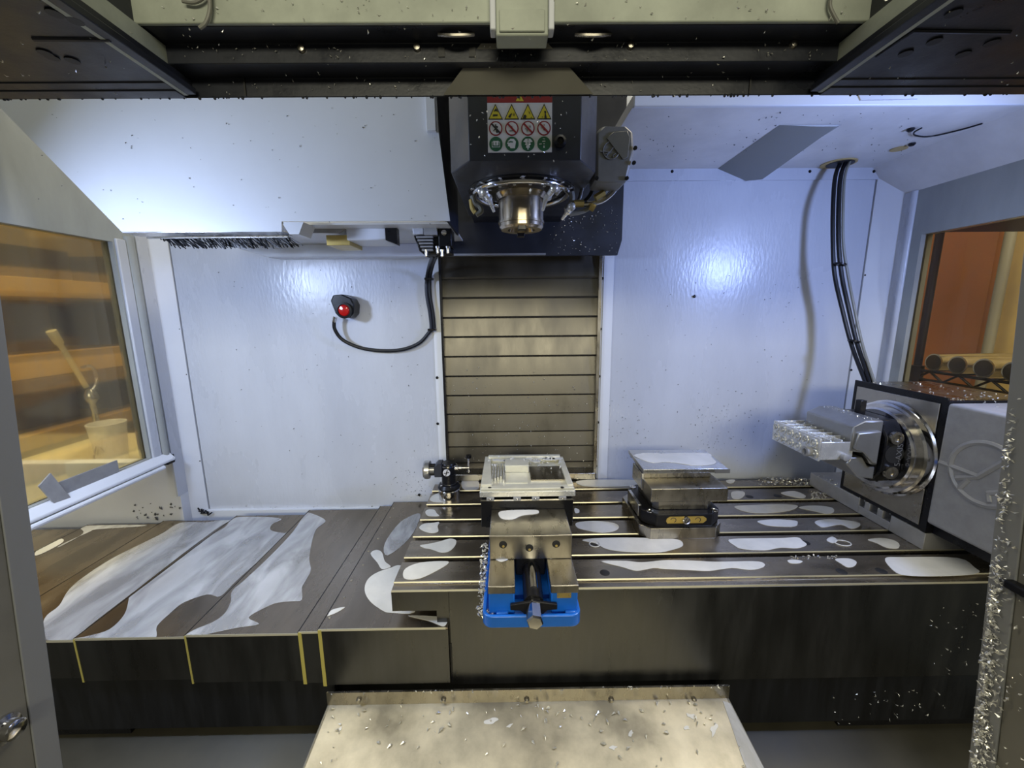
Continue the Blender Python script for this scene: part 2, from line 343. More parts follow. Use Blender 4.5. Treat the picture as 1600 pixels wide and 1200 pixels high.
MB().tube(smooth_path([on('z', 0.876, *q) for q in [(1535, 193), (1500, 203), (1455, 213), (1432, 212), (1428, 207), (1440, 200)]], 5), 0.0016, 6).build('wire', M['rubber'], ce)
MB().prism([on('y', 0.70, *q) for q in [(1330, 120), (1345, 156), (1435, 154), (1455, 120)]], (0, 0.003, 0)).build('lamp_bracket', M['white'], ce)

# header above the door opening: stepped rail, side wings, hanging flanges, centre block
hd = MB()
prof = [(0.45, 0.716), (0.45, 0.733), (0.426, 0.733), (0.426, 0.7495), (0.403, 0.7495), (0.403, 0.80), (0.4515, 0.80), (0.4515, 0.716)]
hd.prism([(-0.345, y, z) for y, z in prof], (0.69, 0, 0))
hd = hd.build('trim_1', M['navy'], bevel=0.0012); tag(hd, 'dark stepped header rail above the door opening', kind='structure')
MB().box(-0.345, -0.010, 0.399, 0.403, 0.7495, 0.86).build('pale_sheet', M['pale'], hd, bevel=0.001)
MB().box(0.040, 0.345, 0.399, 0.403, 0.7495, 0.86).build('pale_sheet', M['pale'], hd, bevel=0.001)
MB().box(-0.0075, 0.0375, 0.394, 0.4125, 0.7365, 0.86).build('centre_block', M['pale'], hd, bevel=0.0012)
MB().box(-0.0045, 0.0345, 0.3920, 0.394, 0.7385, 0.755).build('centre_plate', M['pale'], hd, bevel=0.0008)
for x in (-0.0125, 0.0375): MB().box(x, x + 0.005, 0.392, 0.404, 0.740, 0.86).build('centre_edge', M['white'], hd, bevel=0.001)
MB().prism([(-0.062, 0.449, 0.7165), (-0.022, 0.4255, 0.7480), (0.040, 0.4255, 0.7480), (0.088, 0.449, 0.7165)], (0, -0.002, -0.0005)).build('trapezoid_patch', M['door'], hd)  # brownish grey trapezoid laid across the rail steps
for px in (690, 738): MB().box(*(lambda p: (p.x - 0.003, p.x + 0.003, 0.4250, 0.4262, p.z - 0.004, p.z + 0.004))(on('y', 0.426, px, 82))).build('slot', M['lblk'], hd)
for px, py in [(472, 77), (652, 75), (985, 72), (1239, 70)]:
    p = on('y', 0.426, px, py); MB().lathe(p, (0, -1, 0), [(0.004, 0), (0.003, 0.003), (0.001, 0.0035)], 8).build('screw', M['steel'], hd)
for px in (712, 928):
    p = on('z', 0.749, px, 49); MB().tube([p + Vector((0.016 * t, 0.004 * t * t, -0.003 + 0.003 * t * t)) for t in (-1, -0.5, 0, 0.5, 1)], 0.0016, 6).build('curled_clip', M['steel'], hd)
for px in (382, 1172):
    p = on('y', 0.45, px, 125); MB().box(p.x - 0.0008, p.x + 0.0008, 0.4485, 0.4500, 0.7165, 0.7325).build('joint_gap', M['lblk'], hd)
for s, nm in ((-1, 'trim_2'), (1, 'trim_3')):
    x0, x1 = sorted((s * 0.318, s * 1.0))
    wg = MB().box(x0, x1, 0.18, 0.45, 0.7175, 0.80).box(x0, x1, 0.436, 0.4515, 0.7155, 0.75).box(x0, x1, 0.424, 0.437, 0.7165, 0.75).build(nm, M['navy'], bevel=0.001); tag(wg, 'navy underside panel of the roof wing', kind='structure')
    xa, xb = sorted((s * 0.318, s * 0.314))
    MB().prism([(xa, 0.22, 0.7165), (xa, 0.447, 0.7165), (xa, 0.468, 0.742), (xa, 0.455, 0.748), (xa, 0.22, 0.748)], (xb - xa, 0, 0)).build('flange', M['pale'], wg)
    xa, xb = sorted((s * 0.3145, s * 0.305))
    MB().box(xa, xb, 0.22, 0.446, 0.7165, 0.7225).build('flange_lip', M['navy'], wg, bevel=0.0008)
    MB().box(min(s * 0.311, s * 0.315), max(s * 0.311, s * 0.315), 0.22, 0.45, 0.7225, 0.731).build('flange_groove', M['navy'], wg)
    pts = [(70, 82, 60), (81, 89, 90), (113, 94, 80), (85, 20, 40), (118, 32, 50)] if s < 0 else [(1415, 83, 60), (1505, 84, 60), (1460, 64, 40), (1550, 66, 40), (1490, 20, 40)]
    for px, py, _ in pts:
        p = on('z', 0.7172, px, py); MB().lathe(p, (0, 0, -1), [(0.005, 0), (0.005, 0.0008)], 12).build('mounting_hole', M['lblk'], wg)
    q = [on('z', 0.7172, *a) for a in ([(52, 61), (172, 62)] if s < 0 else [(1370, 88), (1428, 48), (1578, 50)])]
    MB().tube(q, 0.0016, 6).build('bead', M['navy'], wg)

# doors slid open at both sides
for s, nm in ((-1, 'door_1'), (1, 'door_2')):
    X = s * 0.588
    top, bot = (on('x', X, 0, 480), on('x', X, 96, 1200)) if s < 0 else (on('x', X, 1597, 440), on('x', X, 1515, 1200))
    d = (top - bot) / (top.z - bot.z); A = bot + d * (-0.75 - bot.z); B = bot + d * (0.7165 - bot.z)
    dr = MB().prism([(X, A.y, A.z), (X, B.y, B.z), (X, B.y - 0.30, B.z), (X, A.y - 0.30, A.z)], (s * 0.045, 0, 0)).build(nm, M['door'], bevel=0.0015)
    tag(dr, 'dark grey sliding door leaf', kind='structure')
    e = 0.0025
    MB().prism([(X - s * e, A.y, A.z), (X - s * e, B.y, B.z), (X - s * e, B.y - 0.026, B.z), (X - s * e, A.y - 0.026, A.z)], (s * e, 0, 0)).build('edge_strip', M['dooredge'], dr, bevel=0.001)
    if s < 0:
        p = on('x', X, 4, 1140)
        MB().lathe(p, (1, 0, 0), [(0.016, 0), (0.016, 0.004), (0.011, 0.006), (0.011, 0.016), (0.008, 0.018)], 20).build('bolt', M['chrome'], dr)
    else:
        MB().prism([(X - 0.004, A.y - 0.085, A.z), (X - 0.004, B.y - 0.085, B.z), (X - 0.004, B.y - 0.28, B.z), (X - 0.004, A.y - 0.28, A.z)], (0.004, 0, 0)).build('raised_panel', M['dooredge'], dr, bevel=0.0015)
        p = on('x', X, 1592, 914)
        MB().box(X - 0.012, X, p.y - 0.03, p.y + 0.006, p.z - 0.006, p.z + 0.004).build('latch', M['black'], dr, bevel=0.002)
    DOORLINE = (X, A, B)

# ------------------------------------------------------------------ column way cover
cw = thing('column_way_cover', (0.03, 1.19, -0.02), 'slatted steel way cover on the machine column between the rear wall panels', 'way cover')
zs = [on('y', 1.19, 810, y).z for y in (400, 435, 465.5, 496, 526, 556.5, 587, 617, 646, 674, 697, 722, 752)]
for i in range(12):
    z1, z0 = zs[i], zs[i + 1]; yy = 1.190 + 0.0006 * i
    MB().prism([(-0.186, yy - 0.012, z0 + 0.004), (-0.186, yy - 0.009, z0 - 0.001), (-0.186, yy - 0.004, z0 - 0.002), (-0.186, yy + 0.004, z1), (-0.186, yy - 0.004, z1 + 0.002)], (0.444, 0, 0)).build('slat', M['slat'], cw)
MB().box(-0.192, -0.186, 1.168, 1.20, -0.03, 0.66).build('side_rail', M['black'], cw)
MB().box(0.258, 0.267, 1.168, 1.20, -0.03, 0.66).build('side_rail', M['steel'], cw)
MB().box(-0.19, 0.26, 1.145, 1.185, 0.0, 0.022).build('foot_rail', M['steel'], cw, bevel=0.002)

# ------------------------------------------------------------------ tool changer cover
tc = thing('tool_changer_cover', (-0.45, 0.95, 0.66), 'big white sheet metal tool changer cover hanging left of the spindle', 'cover')
Y = 0.85
pl = [on('y', Y, *q) for q in [(190, 362), (440, 362), (440, 346), (703, 345), (685, 205), (680, 120)]]
sl = (on('y', Y, 0, 175) - on('y', Y, 190, 362)); pl.append(on('y', Y, 190, 362) + sl * 1.12); pl[-1].x = -0.968
pl += [Vector((-0.968, Y, 1.06))]; pl.insert(6, Vector((pl[5].x - 0.002, Y, 1.06)))
pl = pl[:7] + [Vector((-0.968, Y, 1.06)), pl[7]]
MB().prism(pl, (0, 0.004, 0)).build('front_panel', M['white'], tc)
MB().box(-0.150, -0.132, 0.838, 0.85, 0.842, 1.06).build('corner_fold', M['white'], tc, bevel=0.001)
MB().prism([(-0.118, 0.854, 0.684), (-0.108, 0.95, 0.672), (-0.108, 0.95, 1.06), (-0.14, 0.854, 1.06)], (-0.004, 0, 0)).build('side_panel', M['headnavy'], tc)
MB().box(-0.768, -0.448, 0.854, 0.895, 0.6645, 0.6675).build('bottom_lip', M['alu'], tc)
MB().box(-0.745, -0.115, 0.888, 1.15, 0.684, 0.688).build('bottom_panel', M['white'], tc)
MB().prism([(-0.745, 1.125, 0.684), (-0.640, 1.125, 0.652), (-0.20, 1.125, 0.650), (-0.20, 1.125, 0.684)], (0, 0.05, 0)).build('rear_ledge', M['white'], tc, bevel=0.002)
MB().prism([on('y', 0.852, *q) for q in [(440, 347), (452, 366), (467, 366), (474, 347)]], (0, 0.05, 0)).build('corner_tab', M['white'], tc)
MB().prism([on('y', 0.93, *q) for q in [(472, 357), (482, 350), (530, 350), (540, 357), (530, 364), (482, 364)]], (0, 0.004, 0)).build('shaded_plate', M['castgrey'], tc)  # hexagonal shading put in as a darker grey plate
q0, q1 = on('y', 0.93, 540, 356), on('y', 0.93, 604, 375)
MB().box(q0.x, q1.x, 0.93, 1.02, q1.z, q0.z).build('guide_block', M['white'], tc, bevel=0.003)
q0, q1 = on('y', 0.93, 506, 366), on('y', 0.93, 544, 382)
MB().box(q0.x, q1.x, 0.94, 1.02, q1.z, q0.z).build('guide_plate', M['brass'], tc, bevel=0.001)
q0, q1 = on('y', 0.93, 602, 350), on('y', 0.93, 622, 383)
MB().prism([(q0.x, 0.925, q0.z), (q1.x, 0.925, q0.z), (q1.x, 0.925, q1.z), (q1.x - 0.014, 0.925, q1.z + 0.006), (q0.x, 0.925, q1.z + 0.01)], (0, 0.02, 0)).build('end_bracket', M['black'], tc)
q0, q1 = on('y', 0.925, 232, 365), on('y', 0.925, 452, 372)
MB().box(q0.x, q1.x, 0.918, 0.925, q1.z, q0.z).build('brush_holder', M['alu'], tc)
rnd = random.Random(4); br = MB()
for i in range(150):
    px = 250 + 202 * i / 149 + rnd.uniform(-1.5, 1.5); a = on('y', 0.924 + rnd.uniform(0, 0.01), px, 371); b = on('y', 0.924 + rnd.uniform(-0.004, 0.016), px + 12 + rnd.uniform(-5, 12), 386 + rnd.uniform(-3, 3))
    if px < 265: b = a + (b - a) * (0.35 + 0.65 * (px - 250) / 15)
    br.tube([a, b], 0.0011, 4)
tag(br.build('bristles', M['rubber'], tc), 'black slanted brush bristles', kind='stuff')

# air nozzle block hanging at the right end of the tool changer cover
an = thing('air_nozzle_block', (-0.155, 0.95, 0.63), 'black ribbed nozzle block with chrome fittings under the tool changer cover', 'nozzle block')
def pb(mb, y0, y1, xa, ya, xb, yb, mi=0):
    p, q = on('y', y0, xa, ya), on('y', y0, xb, yb); mb.box(min(p.x, q.x), max(p.x, q.x), y0, y1, min(p.z, q.z), max(p.z, q.z), mi); return mb
pb(MB(), 0.930, 0.985, 644, 351, 662, 366).build('grey_cap', M['wall'], an, bevel=0.002)
pb(MB(), 0.926, 0.985, 662, 349, 683, 367).build('bracket', M['castgrey'], an, bevel=0.001)
pb(MB(), 0.935, 0.985, 684, 352, 706, 385).build('mount', M['black'], an, bevel=0.002)
m = MB(); m.prism([on('y', 0.95, *q) for q in [(646, 367), (700, 367), (705, 395), (664, 399), (655, 392)]], (0, 0.05, 0)); m.build('body', M['black'], an, bevel=0.002)
for k in range(5):
    pb(MB(), 0.935, 0.952, 650 + k * 2.2, 369 + k * 5, 676, 371.5 + k * 5).build('fin', M['castgrey'], an)
for px, py in [(666, 396), (684, 391), (691, 396), (700, 391)]:
    p = on('y', 0.94, px, py); MB().lathe(p + Vector((0, 0, -0.008)), (0, 0, 1), [(0.002, 0), (0.004, 0.002), (0.004, 0.012), (0.0055, 0.012), (0.0055, 0.016)], 10).build('fitting', M['chrome'], an)
MB().lathe(on('y', 0.934, 694, 364), (0, -1, 0), [(0.006, 0), (0.006, 0.004), (0.003, 0.005)], 12).build('screw', M['chrome'], an)

# ------------------------------------------------------------------ spindle head
SX, SY = 0.026, 0.76
sh = thing('spindle_head', (SX, 0.85, 0.65), 'dark navy spindle head with chrome nose hanging above the table', 'spindle head')
def plan(i=0.0, z=0.0):
    return [Vector(p) for p in [(-0.052 + i, 0.62 + i, z), (0.106 - i, 0.62 + i, z), (0.138 - i, 0.672 + i * .5, z), (0.138 - i, 0.95, z), (-0.085 + i, 0.95, z), (-0.085 + i, 0.672 + i * .5, z)]]
MB().quadbox(plan(0, 0.7140), plan(0, 1.06)).quadbox(plan(0.010, 0.7115), plan(0, 0.7140)).build('housing', M['headnavy'], sh, bevel=0.002)
p0, p1 = on('y', 1.10, 972, 375), on('y', 1.10, 965, 398)
MB().prism([(-0.16, 1.10, 1.06), (-0.16, 1.10, 0.646), (p1.x, 1.10, 0.646), (p0.x, 1.10, 0.684), (0.300, 1.10, 1.06)], (0, 0.012, 0)).build('back_plate', M['headnavy'], sh, bevel=0.001)
MB().box(-0.085, 0.138, 0.94, 1.10, 0.73, 1.06).build('ram', M['headnavy'], sh)
MB().box(-0.16, 0.10, 1.085, 1.10, 0.646, 0.651).build('plate_edge', M['castgrey'], sh)
MB().lathe((SX, SY, 0.7120), (0, 0, -1), [(0.093, 0), (0.093, 0.002), (0.090, 0.003), (0.070, 0.003), (0.068, 0.006), (0.056, 0.007)], 48).build('nose_flange', M['black'], sh)
MB().lathe((SX, SY, 0.706), (0, 0, -1), [(0.046, 0), (0.0435, 0.006), (0.0405, 0.010), (0.0395, 0.046), (0.041, 0.0465), (0.041, 0.050), (0.0395, 0.0505), (0.0395, 0.056), (0.036, 0.060), (0.024, 0.060), (0.018, 0.045)], 48).build('spindle_nose', M['brown'], sh)
for s in (-1, 1): MB().box(SX - 0.007, SX + 0.007, SY + s * 0.031 - 0.006, SY + s * 0.031 + 0.006, 0.640, 0.648).build('drive_key', M['black'], sh, bevel=0.001)
ring = [(SX + 0.081 * math.cos(t), SY + 0.081 * math.sin(t), 0.7055) for t in [2 * math.pi * k / 56 for k in range(56)]]
MB().tube(ring, 0.0052, 12, closed=True).build('coolant_ring', M['chrome'], sh)
led = MB()
for k in range(15):
    t = math.pi + math.pi * (k + 0.5) / 15; r = 0.088 if k % 2 else 0.062
    led = MB().lathe((SX + r * math.cos(t), SY + r * math.sin(t), 0.7092 if k % 2 else 0.7056), (0, 0, -1), [(0.0026, 0), (0.0026, 0.0012)], 8); led.build('light_dot', M['lwhite'], sh)
def nozzle(a, b, c):
    a, b, c = Vector(a), Vector(b), Vector(c)
    n = MB().ball(a, 0.0072, 10).cyl(a, b, 0.0050, 0.0050, 8).cyl(b - (b - a) * .35, b - (b - a) * .1, 0.0068, 0.0068, 6).cyl(b, c, 0.0040, 0.0022, 8)
    n.build('coolant_nozzle', M['alum'], sh)
for yy, A_, B_, C_ in [(0.685, (757, 300), (765, 312), (772, 331)), (0.685, (866, 294), (853, 311), (848, 329)), (0.735, (893, 323), (886, 332), (878, 343)), (0.715, (752, 298), (754, 306), (756, 312)), (0.71, (870, 292), (872, 298), (870, 304))]:
    nozzle(on('y', yy, *A_), on('y', yy + 0.01, *B_), on('y', yy + 0.02, *C_))
for pts, r, mm in [([(738, 306), (742, 318), (749, 322), (752, 330), (744, 336)], 0.0045, 'hose'), ([(736, 312), (738, 325), (743, 333)], 0.004, 'brass'),
                   ([(893, 300), (894, 312), (889, 322), (884, 328)], 0.005, 'hose'), ([(965, 286), (958, 300), (940, 314), (915, 319), (898, 317)], 0.0042, 'chrome'),
                   ([(955, 287), (945, 302), (930, 318), (912, 330), (890, 335)], 0.0038, 'hose'), ([(930, 286), (922, 305), (912, 316)], 0.0035, 'rubber'), ([(910, 290), (906, 308), (902, 316)], 0.003, 'chrome')]:
    MB().tube(smooth_path([on('y', 0.75, *q) for q in pts], 5), r, 8).build('hose', M[mm], sh)
for a, b in [((897, 318), (912, 318)), ((922, 322), (929, 326)), ((930, 310), (944, 301))]:
    MB().cyl(on('y', 0.745, *a), on('y', 0.745, *b), 0.006, n=6).build('fitting', M['brass'], sh)
MB().lathe(on('y', 0.619, 875, 222), (0, -1, 0), [(0.0085, 0), (0.0085, 0.004), (0.005, 0.006), (0.004, 0.003)], 14).build('bolt', M['black'], sh)
MB().cyl((0.175, 1.02, 0.80), (0.175, 1.02, 1.06), 0.022, n=20).build('conduit', M['hose'], sh)
MB().prism([on('y', 0.66, *q) for q in [(724, 167), (730, 170), (728, 196), (723, 192)]], (0, 0.004, 0)).build('worn_tab', M['castgrey'], sh)

# warning label on the head
def label_part():
    yf = 0.6185
    def P(zx, zy): return on('y', yf, 750 + zx / 11.43, 140 + zy / 11.43)      # label drawn on the head's front face
    pa, pb_ = P(128, 238), P(1283, 1115); x0, x1, z0, z1 = pa.x, pb_.x, pb_.z, pa.z
    lab = MB().box(x0, x1, yf, 0.62, z0, z1 + 0.012).build('warning_label', M['lwhite'], sh); tag(lab, 'safety label with red band, yellow triangles and green circles')
    W = x1 - x0; c = W / 4
    e = 0.00035
    def disc(mb, x, z, r, y, mi, n=24): mb.lathe((x, y, z), (0, -1, 0), [(r, 0), (r, e)], n, mi)
    def poly(mb, pts, y, mi): mb.prism([(a, y, b) for a, b in pts], (0, -e, 0), mi)
    MB().box(x0, x1, yf - e, yf, z1, z1 + 0.0118).build('red_band', M['lred'], lab)
    m = MB(); xc = (x0 + x1) / 2; poly(m, [(xc - 0.0055, z1 + 0.0018), (xc + 0.0055, z1 + 0.0018), (xc, z1 + 0.0108)], yf - e, 0)
    m.box(xc - 0.0005, xc + 0.0005, yf - 3 * e, yf - e, z1 + 0.0036, z1 + 0.0085, 1); m.build('alert_triangle', [M['lyel'], M['lblk']], lab)
    H = z1 - z0; zt = z1 - 0.185 * H; k = yf
    tri_art = [  # dark shapes inside each yellow triangle (unit = half cell)
        [[(-0.28, 0.05), (0.05, 0.45), (0.28, 0.25), (0.38, -0.05), (0.1, 0.12)], [(-0.4, -0.55), (0.3, -0.5), (0.35, -0.32), (-0.35, -0.3)]],
        [[(-0.5, -0.62), (-0.3, -0.35), (-0.02, -0.15), (0.05, -0.3), (-0.12, -0.5), (-0.2, -0.75)], [(0.25, -0.4), (0.35, -0.1), (0.42, -0.4), (0.34, -0.55)]],
        [[(-0.78, -0.8), (-0.62, -0.4), (-0.35, -0.35), (-0.2, -0.55), (-0.3, -0.8)], [(0.1, 0.1), (0.3, -0.1), (0.35, -0.35), (0.22, -0.2)], [(0.4, -0.75), (0.6, -0.7), (0.55, -0.6)]],
        [[(0.0, 0.05), (0.2, 0.12), (0.35, -0.05), (0.25, -0.25), (0.42, -0.8), (0.05, -0.8), (0.12, -0.25)], [(-0.35, -0.6), (-0.2, -0.62), (-0.25, -0.75)]]]
    for i in range(4):
        cx = x0 + c * (i + 0.5); h = c * 0.46; t = MB()
        poly(t, [(cx - h, zt - h * 0.92), (cx + h, zt - h * 0.92), (cx, zt + h)], k, 1)
        poly(t, [(cx - h * .82, zt - h * .80), (cx + h * .82, zt - h * .80), (cx, zt + h * .76)], k - e, 0)
        for sh_ in tri_art[i]: poly(t, [(cx + a * h * .9, zt + b * h) for a, b in sh_], k - 2 * e, 1)
        t.build('hazard_triangle', [M['lyel'], M['lblk']], lab)
    zr = z1 - 0.515 * H; r = c * 0.42
    fig = [[[(-.1, .6), (.1, .6), (.12, .35), (.4, .3), (.35, .05), (.1, .1), (.35, -.7), (.12, -.7), (0, -.2), (-.4, -.35), (-.35, -.5), (-.05, .1)]],
           [[(-.4, -.35), (.5, -.3), (.5, -.42), (-.4, -.47)], [(-.1, .1), (.05, .4), (.1, .1)]],
           [[(.25, .1), (.35, .5), (.45, .1)], [(-.2, -.2), (-.05, -.2), (-.1, -.6)], [(-.45, -.1), (-.35, .05), (-.3, -.2)]],
           [[(-.15, -.3), (0, 0), (.15, -.35)], [(-.4, .1), (-.3, .2), (-.3, -.2)], [(-.05, .5), (.1, .6), (.05, .3)]]]
    for i in range(4):
        cx = x0 + c * (i + 0.5); t = MB()
        disc(t, cx, zr, r, k, 1); disc(t, cx, zr, r * .82, k - e, 0)
        for sh_ in fig[i]: poly(t, [(cx + a * r * .9, zr + b * r * .9) for a, b in sh_], k - 2 * e, 2 if i < 3 else 1)
        a = r * 0.62; b = r * .09; poly(t, [(cx - a - b, zr + a - b), (cx - a + b, zr + a + b), (cx + a + b, zr - a + b), (cx + a - b, zr - a - b)], k - 3 * e, 1 if i else 2)
        t.build('prohibition_sign', [M['lwhite'], M['lred'], M['lblk']], lab)
    zg = z1 - 0.83 * H
    art = [[[(-.6, .3), (.6, .3), (.6, -.45), (-.6, -.45)], ['g', (-.52, .22), (.52, .22), (.52, -.37), (-.52, -.37)], [(-.38, .42), (-.05, .36), (0, .42), (.05, .36), (.38, .42), (.38, -.22), (-.38, -.22)], ['g', (-.06, .2), (.06, .2), (.06, -.15), (-.06, -.15)]],
           [[(-.55, .4), (-.2, .68), (.3, .66), (.6, .3), (.5, -.2), (.45, -.6), (-.2, -.6), (-.35, -.35), (-.6, -.3), (-.55, -.05), (-.72, .02)], ['g', (-.6, .28), (-.2, .38), (.2, .3), (.15, .18), (-.3, .2), (-.4, .12)]],
           [[(-.7, .3), (-.35, .68), (.35, .68), (.7, .3), (.3, .15), (.45, -.1), (.2, -.2), (.3, -.5), (.1, -.55), (.08, -.8), (-.08, -.8), (-.1, -.55), (-.3, -.5), (-.2, -.2), (-.45, -.1), (-.3, .15)], ['g', (-.05, .6), (.12, .62), (0, .35)], ['g', (-.06, .25), (.06, .25), (0, -.3)]],
           [[(-.2, .72), (.2, .68), (.05, .6)], [(-.75, -.02), (-.35, .02), (-.3, -.08), (-.72, -.12)], [(-.25, .35), (.2, .38), (.2, .28), (-.25, .25)], [(-.1, .02), (.12, .02), (.05, -.1), (-.05, -.1)], [(-.06, -.3), (.06, -.3), (.1, -.6), (-.08, -.6)]]]
    for i in range(4):
        cx = x0 + c * (i + 0.5); t = MB(); disc(t, cx, zg, r, k, 0); q = 1
        for s_ in art[i]:
            g = s_[0] == 'g'; s_ = s_[1:] if g else s_
            poly(t, [(cx + a * r, zg + b * r) for a, b in s_], k - q * e, 0 if g else 1); q += 0.6
        t.build('mandatory_sign', [M['lgrn'], M['lwhite']], lab)
label_part()

def emblem(mb, P, r_tube, ring_r, strokes, n=40):
    """round badge: P(u, v) gives a world point, strokes are polylines in badge units"""
    mb.tube([P(ring_r * math.cos(2 * math.pi * k / n), ring_r * math.sin(2 * math.pi * k / n)) for k in range(n)], r_tube, 8, closed=True)
    for s in strokes: mb.tube([P(*q) for q in s], r_tube, 8)
    return mb
BADGE = [[(-1.35, -0.12), (-0.85, -0.12), (-0.15, -0.15)], [(-0.75, -0.45), (-0.15, -0.15), (0.55, 0.75)], [(-0.62, -0.78), (-0.4, -0.35)], [(0.25, -0.80), (0.20, -0.55), (0.55, -0.35)]]

# grey nozzle motor box on the head's right side
gb = [on('y', 0.70, *q) for q in [(931, 207), (941, 197), (979, 197), (990, 207), (991, 240), (986, 258), (979, 285), (930, 285)]]
bx = MB().prism(gb, (0, 0.05, 0)).build('nozzle_motor_box', M['boxgrey'], sh, bevel=0.004); tag(bx, 'grey cast nozzle motor box with raised badge')
pb(MB(), 0.705, 0.76, 921, 206, 932, 270).build('mount_plate', M['black'], bx)
cc = on('y', 0.699, 955, 235)
emblem(MB(), lambda u, v: cc + Vector((u * 0.013, 0, v * 0.013)), 0.0009, 1.0, BADGE).build('badge', M['boxgrey'], bx)
MB().prism([on('y', 0.6995, *q) for q in [(947, 216), (958, 207), (980, 205), (984, 215), (981, 246), (973, 250)]], (0, -0.0016, 0)).build('shaded_recess', M['door'], bx, bevel=0.0015)  # shade of the recess painted as a darker patch
for px, py in [(932, 279), (979, 279), (990, 255), (992, 232)]:
    MB().lathe(on('y', 0.700, px, py), (0, -1, 0), [(0.0032, 0), (0.0032, 0.003), (0.001, 0.0032)], 8).build('screw', M['black'], bx)

# ------------------------------------------------------------------ table
tb = thing('machine_table', (0.4, 0.9, -0.21), 'long steel T-slot table carrying vise, fixtures and rotary', 'table')
TX0, TX1 = -0.222, 1.04
slots = [0.766, 0.845, 0.921, 1.001, 1.083]
pr = [(0.671, -0.047), (0.671, -0.005), (0.688, -0.004), (0.688, 0.0)]
for e in slots: pr += [(e - 0.016, 0), (e - 0.016, -0.015), (e - 0.022, -0.015), (e - 0.022, -0.027), (e + 0.006, -0.027), (e + 0.006, -0.015), (e, -0.015), (e, 0)]
pr += [(1.128, 0), (1.128, -0.047)]
MB().prism([(TX0, y, z) for y, z in pr], (TX1 - TX0, 0, 0)).build('table_slab', M['table'], tb, bevel=0.0006)
for e in slots + [0.688]:
    MB().prism([(TX0, e - 0.0007, -0.0018), (TX0, e + 0.0003, 0.0004), (TX0, e + 0.0012, 0.0003), (TX0, e + 0.0012, -0.0026)], (TX1 - TX0, 0, 0)).build('glint_edge', M['edge'], tb)
MB().prism([(TX0, 0.6700, -0.0078), (TX0, 0.6710, -0.0046), (TX0, 0.6722, -0.0048), (TX0, 0.6722, -0.0078)], (TX1 - TX0, 0, 0)).build('glint_edge', M['edge'], tb)
MB().box(-0.116, TX1, 0.6696, 0.6712, -0.21, -0.0078).box(-0.116, TX1, 0.6712, 0.71, -0.21, -0.0475).build('apron', M['apron'], tb, bevel=0.001)
MB().box(TX0, -0.116, 0.6696, 0.6710, -0.047, -0.0078).build('front_dark_sheet', M['apron'], tb)  # thin sheet added to darken the slab's front side
MB().box(-0.140, -0.116, 0.673, 0.71, -0.21, -0.047).build('apron_edge', M['apron'], tb)
MB().box(-0.1168, -0.1135, 0.6688, 0.6696, -0.205, -0.118).build('apron_seam', M['black'], tb)
MB().box(0.0, TX1, 0.72, 1.128, -0.21, -0.047).build('table_underframe', M['black'], tb)
for px, py in [(697, 1019), (698, 1060)]:
    MB().lathe(on('y', 0.6725, px, py), (0, -1, 0), [(0.0045, 0), (0.0042, 0.0015), (0.002, 0.003)], 12).build('rivet', M['steel'], tb)
hole = None
for px, py in [(945, 895), (1315, 893), (1377, 892), (1258, 848), (929, 851), (1171, 776), (1215, 775)]:
    p = on('z', 0, px, py)
    if hole is None:
        hole = MB().lathe(tb.location, (0, 0, 1), [(0.0095, -0.003), (0.0095, 0.0003), (0.0085, 0.0006)], 20).build('bolt_hole', M['lblk'], tb); hole.location = p - tb.location
    else:
        c = hole.copy(); COL.objects.link(c); c.parent = tb; c.location = p - tb.location

# ------------------------------------------------------------------ X axis telescopic cover, skirt, front cover
xc = thing('x_axis_way_cover', (-0.6, 0.9, -0.22), 'telescopic stepped steel way cover left of the table, wet with coolant', 'way cover')
segs = [(-0.359, -0.118, -0.0755, -0.196), (-0.397, -0.355, -0.081, -0.192), (-0.609, -0.393, -0.0855, -0.188), (-0.816, -0.605, -0.090, -0.182), (-1.020, -0.812, -0.0945, -0.176), (-1.235, -1.015, -0.099, -0.170), (-1.395, -1.230, -0.1035, -0.165)]
rear = [1.17, 1.155, 1.145, 1.125, 1.108, 1.10, 1.085]
SEGZ = [s[2] for s in segs]
for i, (x0, x1, z1, z0) in enumerate(segs):
    yf = 0.660 + 0.0012 * i; x0b = x0
    g = MB().box(x0b, x1, yf, rear[i], z1 - 0.004, z1).build('cover_segment', M['cover'], xc, bevel=0.001)
    MB().box(x0b, x1, yf, yf + 0.003, z0, z1 - 0.004).build('shaded_front', M['apron'], g)  # same steel as the tops; the front's shade is put into a darker colour
    MB().prism([(x0b, yf - 0.0008, z1 - 0.0030), (x0b, yf + 0.0003, z1 + 0.0004), (x0b, yf + 0.0014, z1 + 0.0003), (x0b, yf + 0.0014, z1 - 0.0030)], (x1 - 0.004 - x0b, 0, 0)).build('folded_edge', M['edge'], g)
    MB().box(x0b - 0.0005, x0b + (0.006 if i < 2 else 0.003), yf - 0.0008, yf + 0.003, z0 - 0.002, z1 - 0.001).build('wiper', M['wiper'], g)
    MB().box(x0b - 0.001, x0b + 0.0006, yf, rear[i], z1 - 0.005, z1 + 0.0003).build('lap_edge', M['black'], g)
for t in range(9):
    f = t / 8; x = -0.350 ; y = 0.69 + f * 0.44
    MB().lathe((x + (0.006 if t % 2 else 0), y, SEGZ[0]), (0, 0, 1), [(0.0028, 0), (0.0024, 0.001), (0.001, 0.0014)], 8).build('rivet', M['steel'], xc)

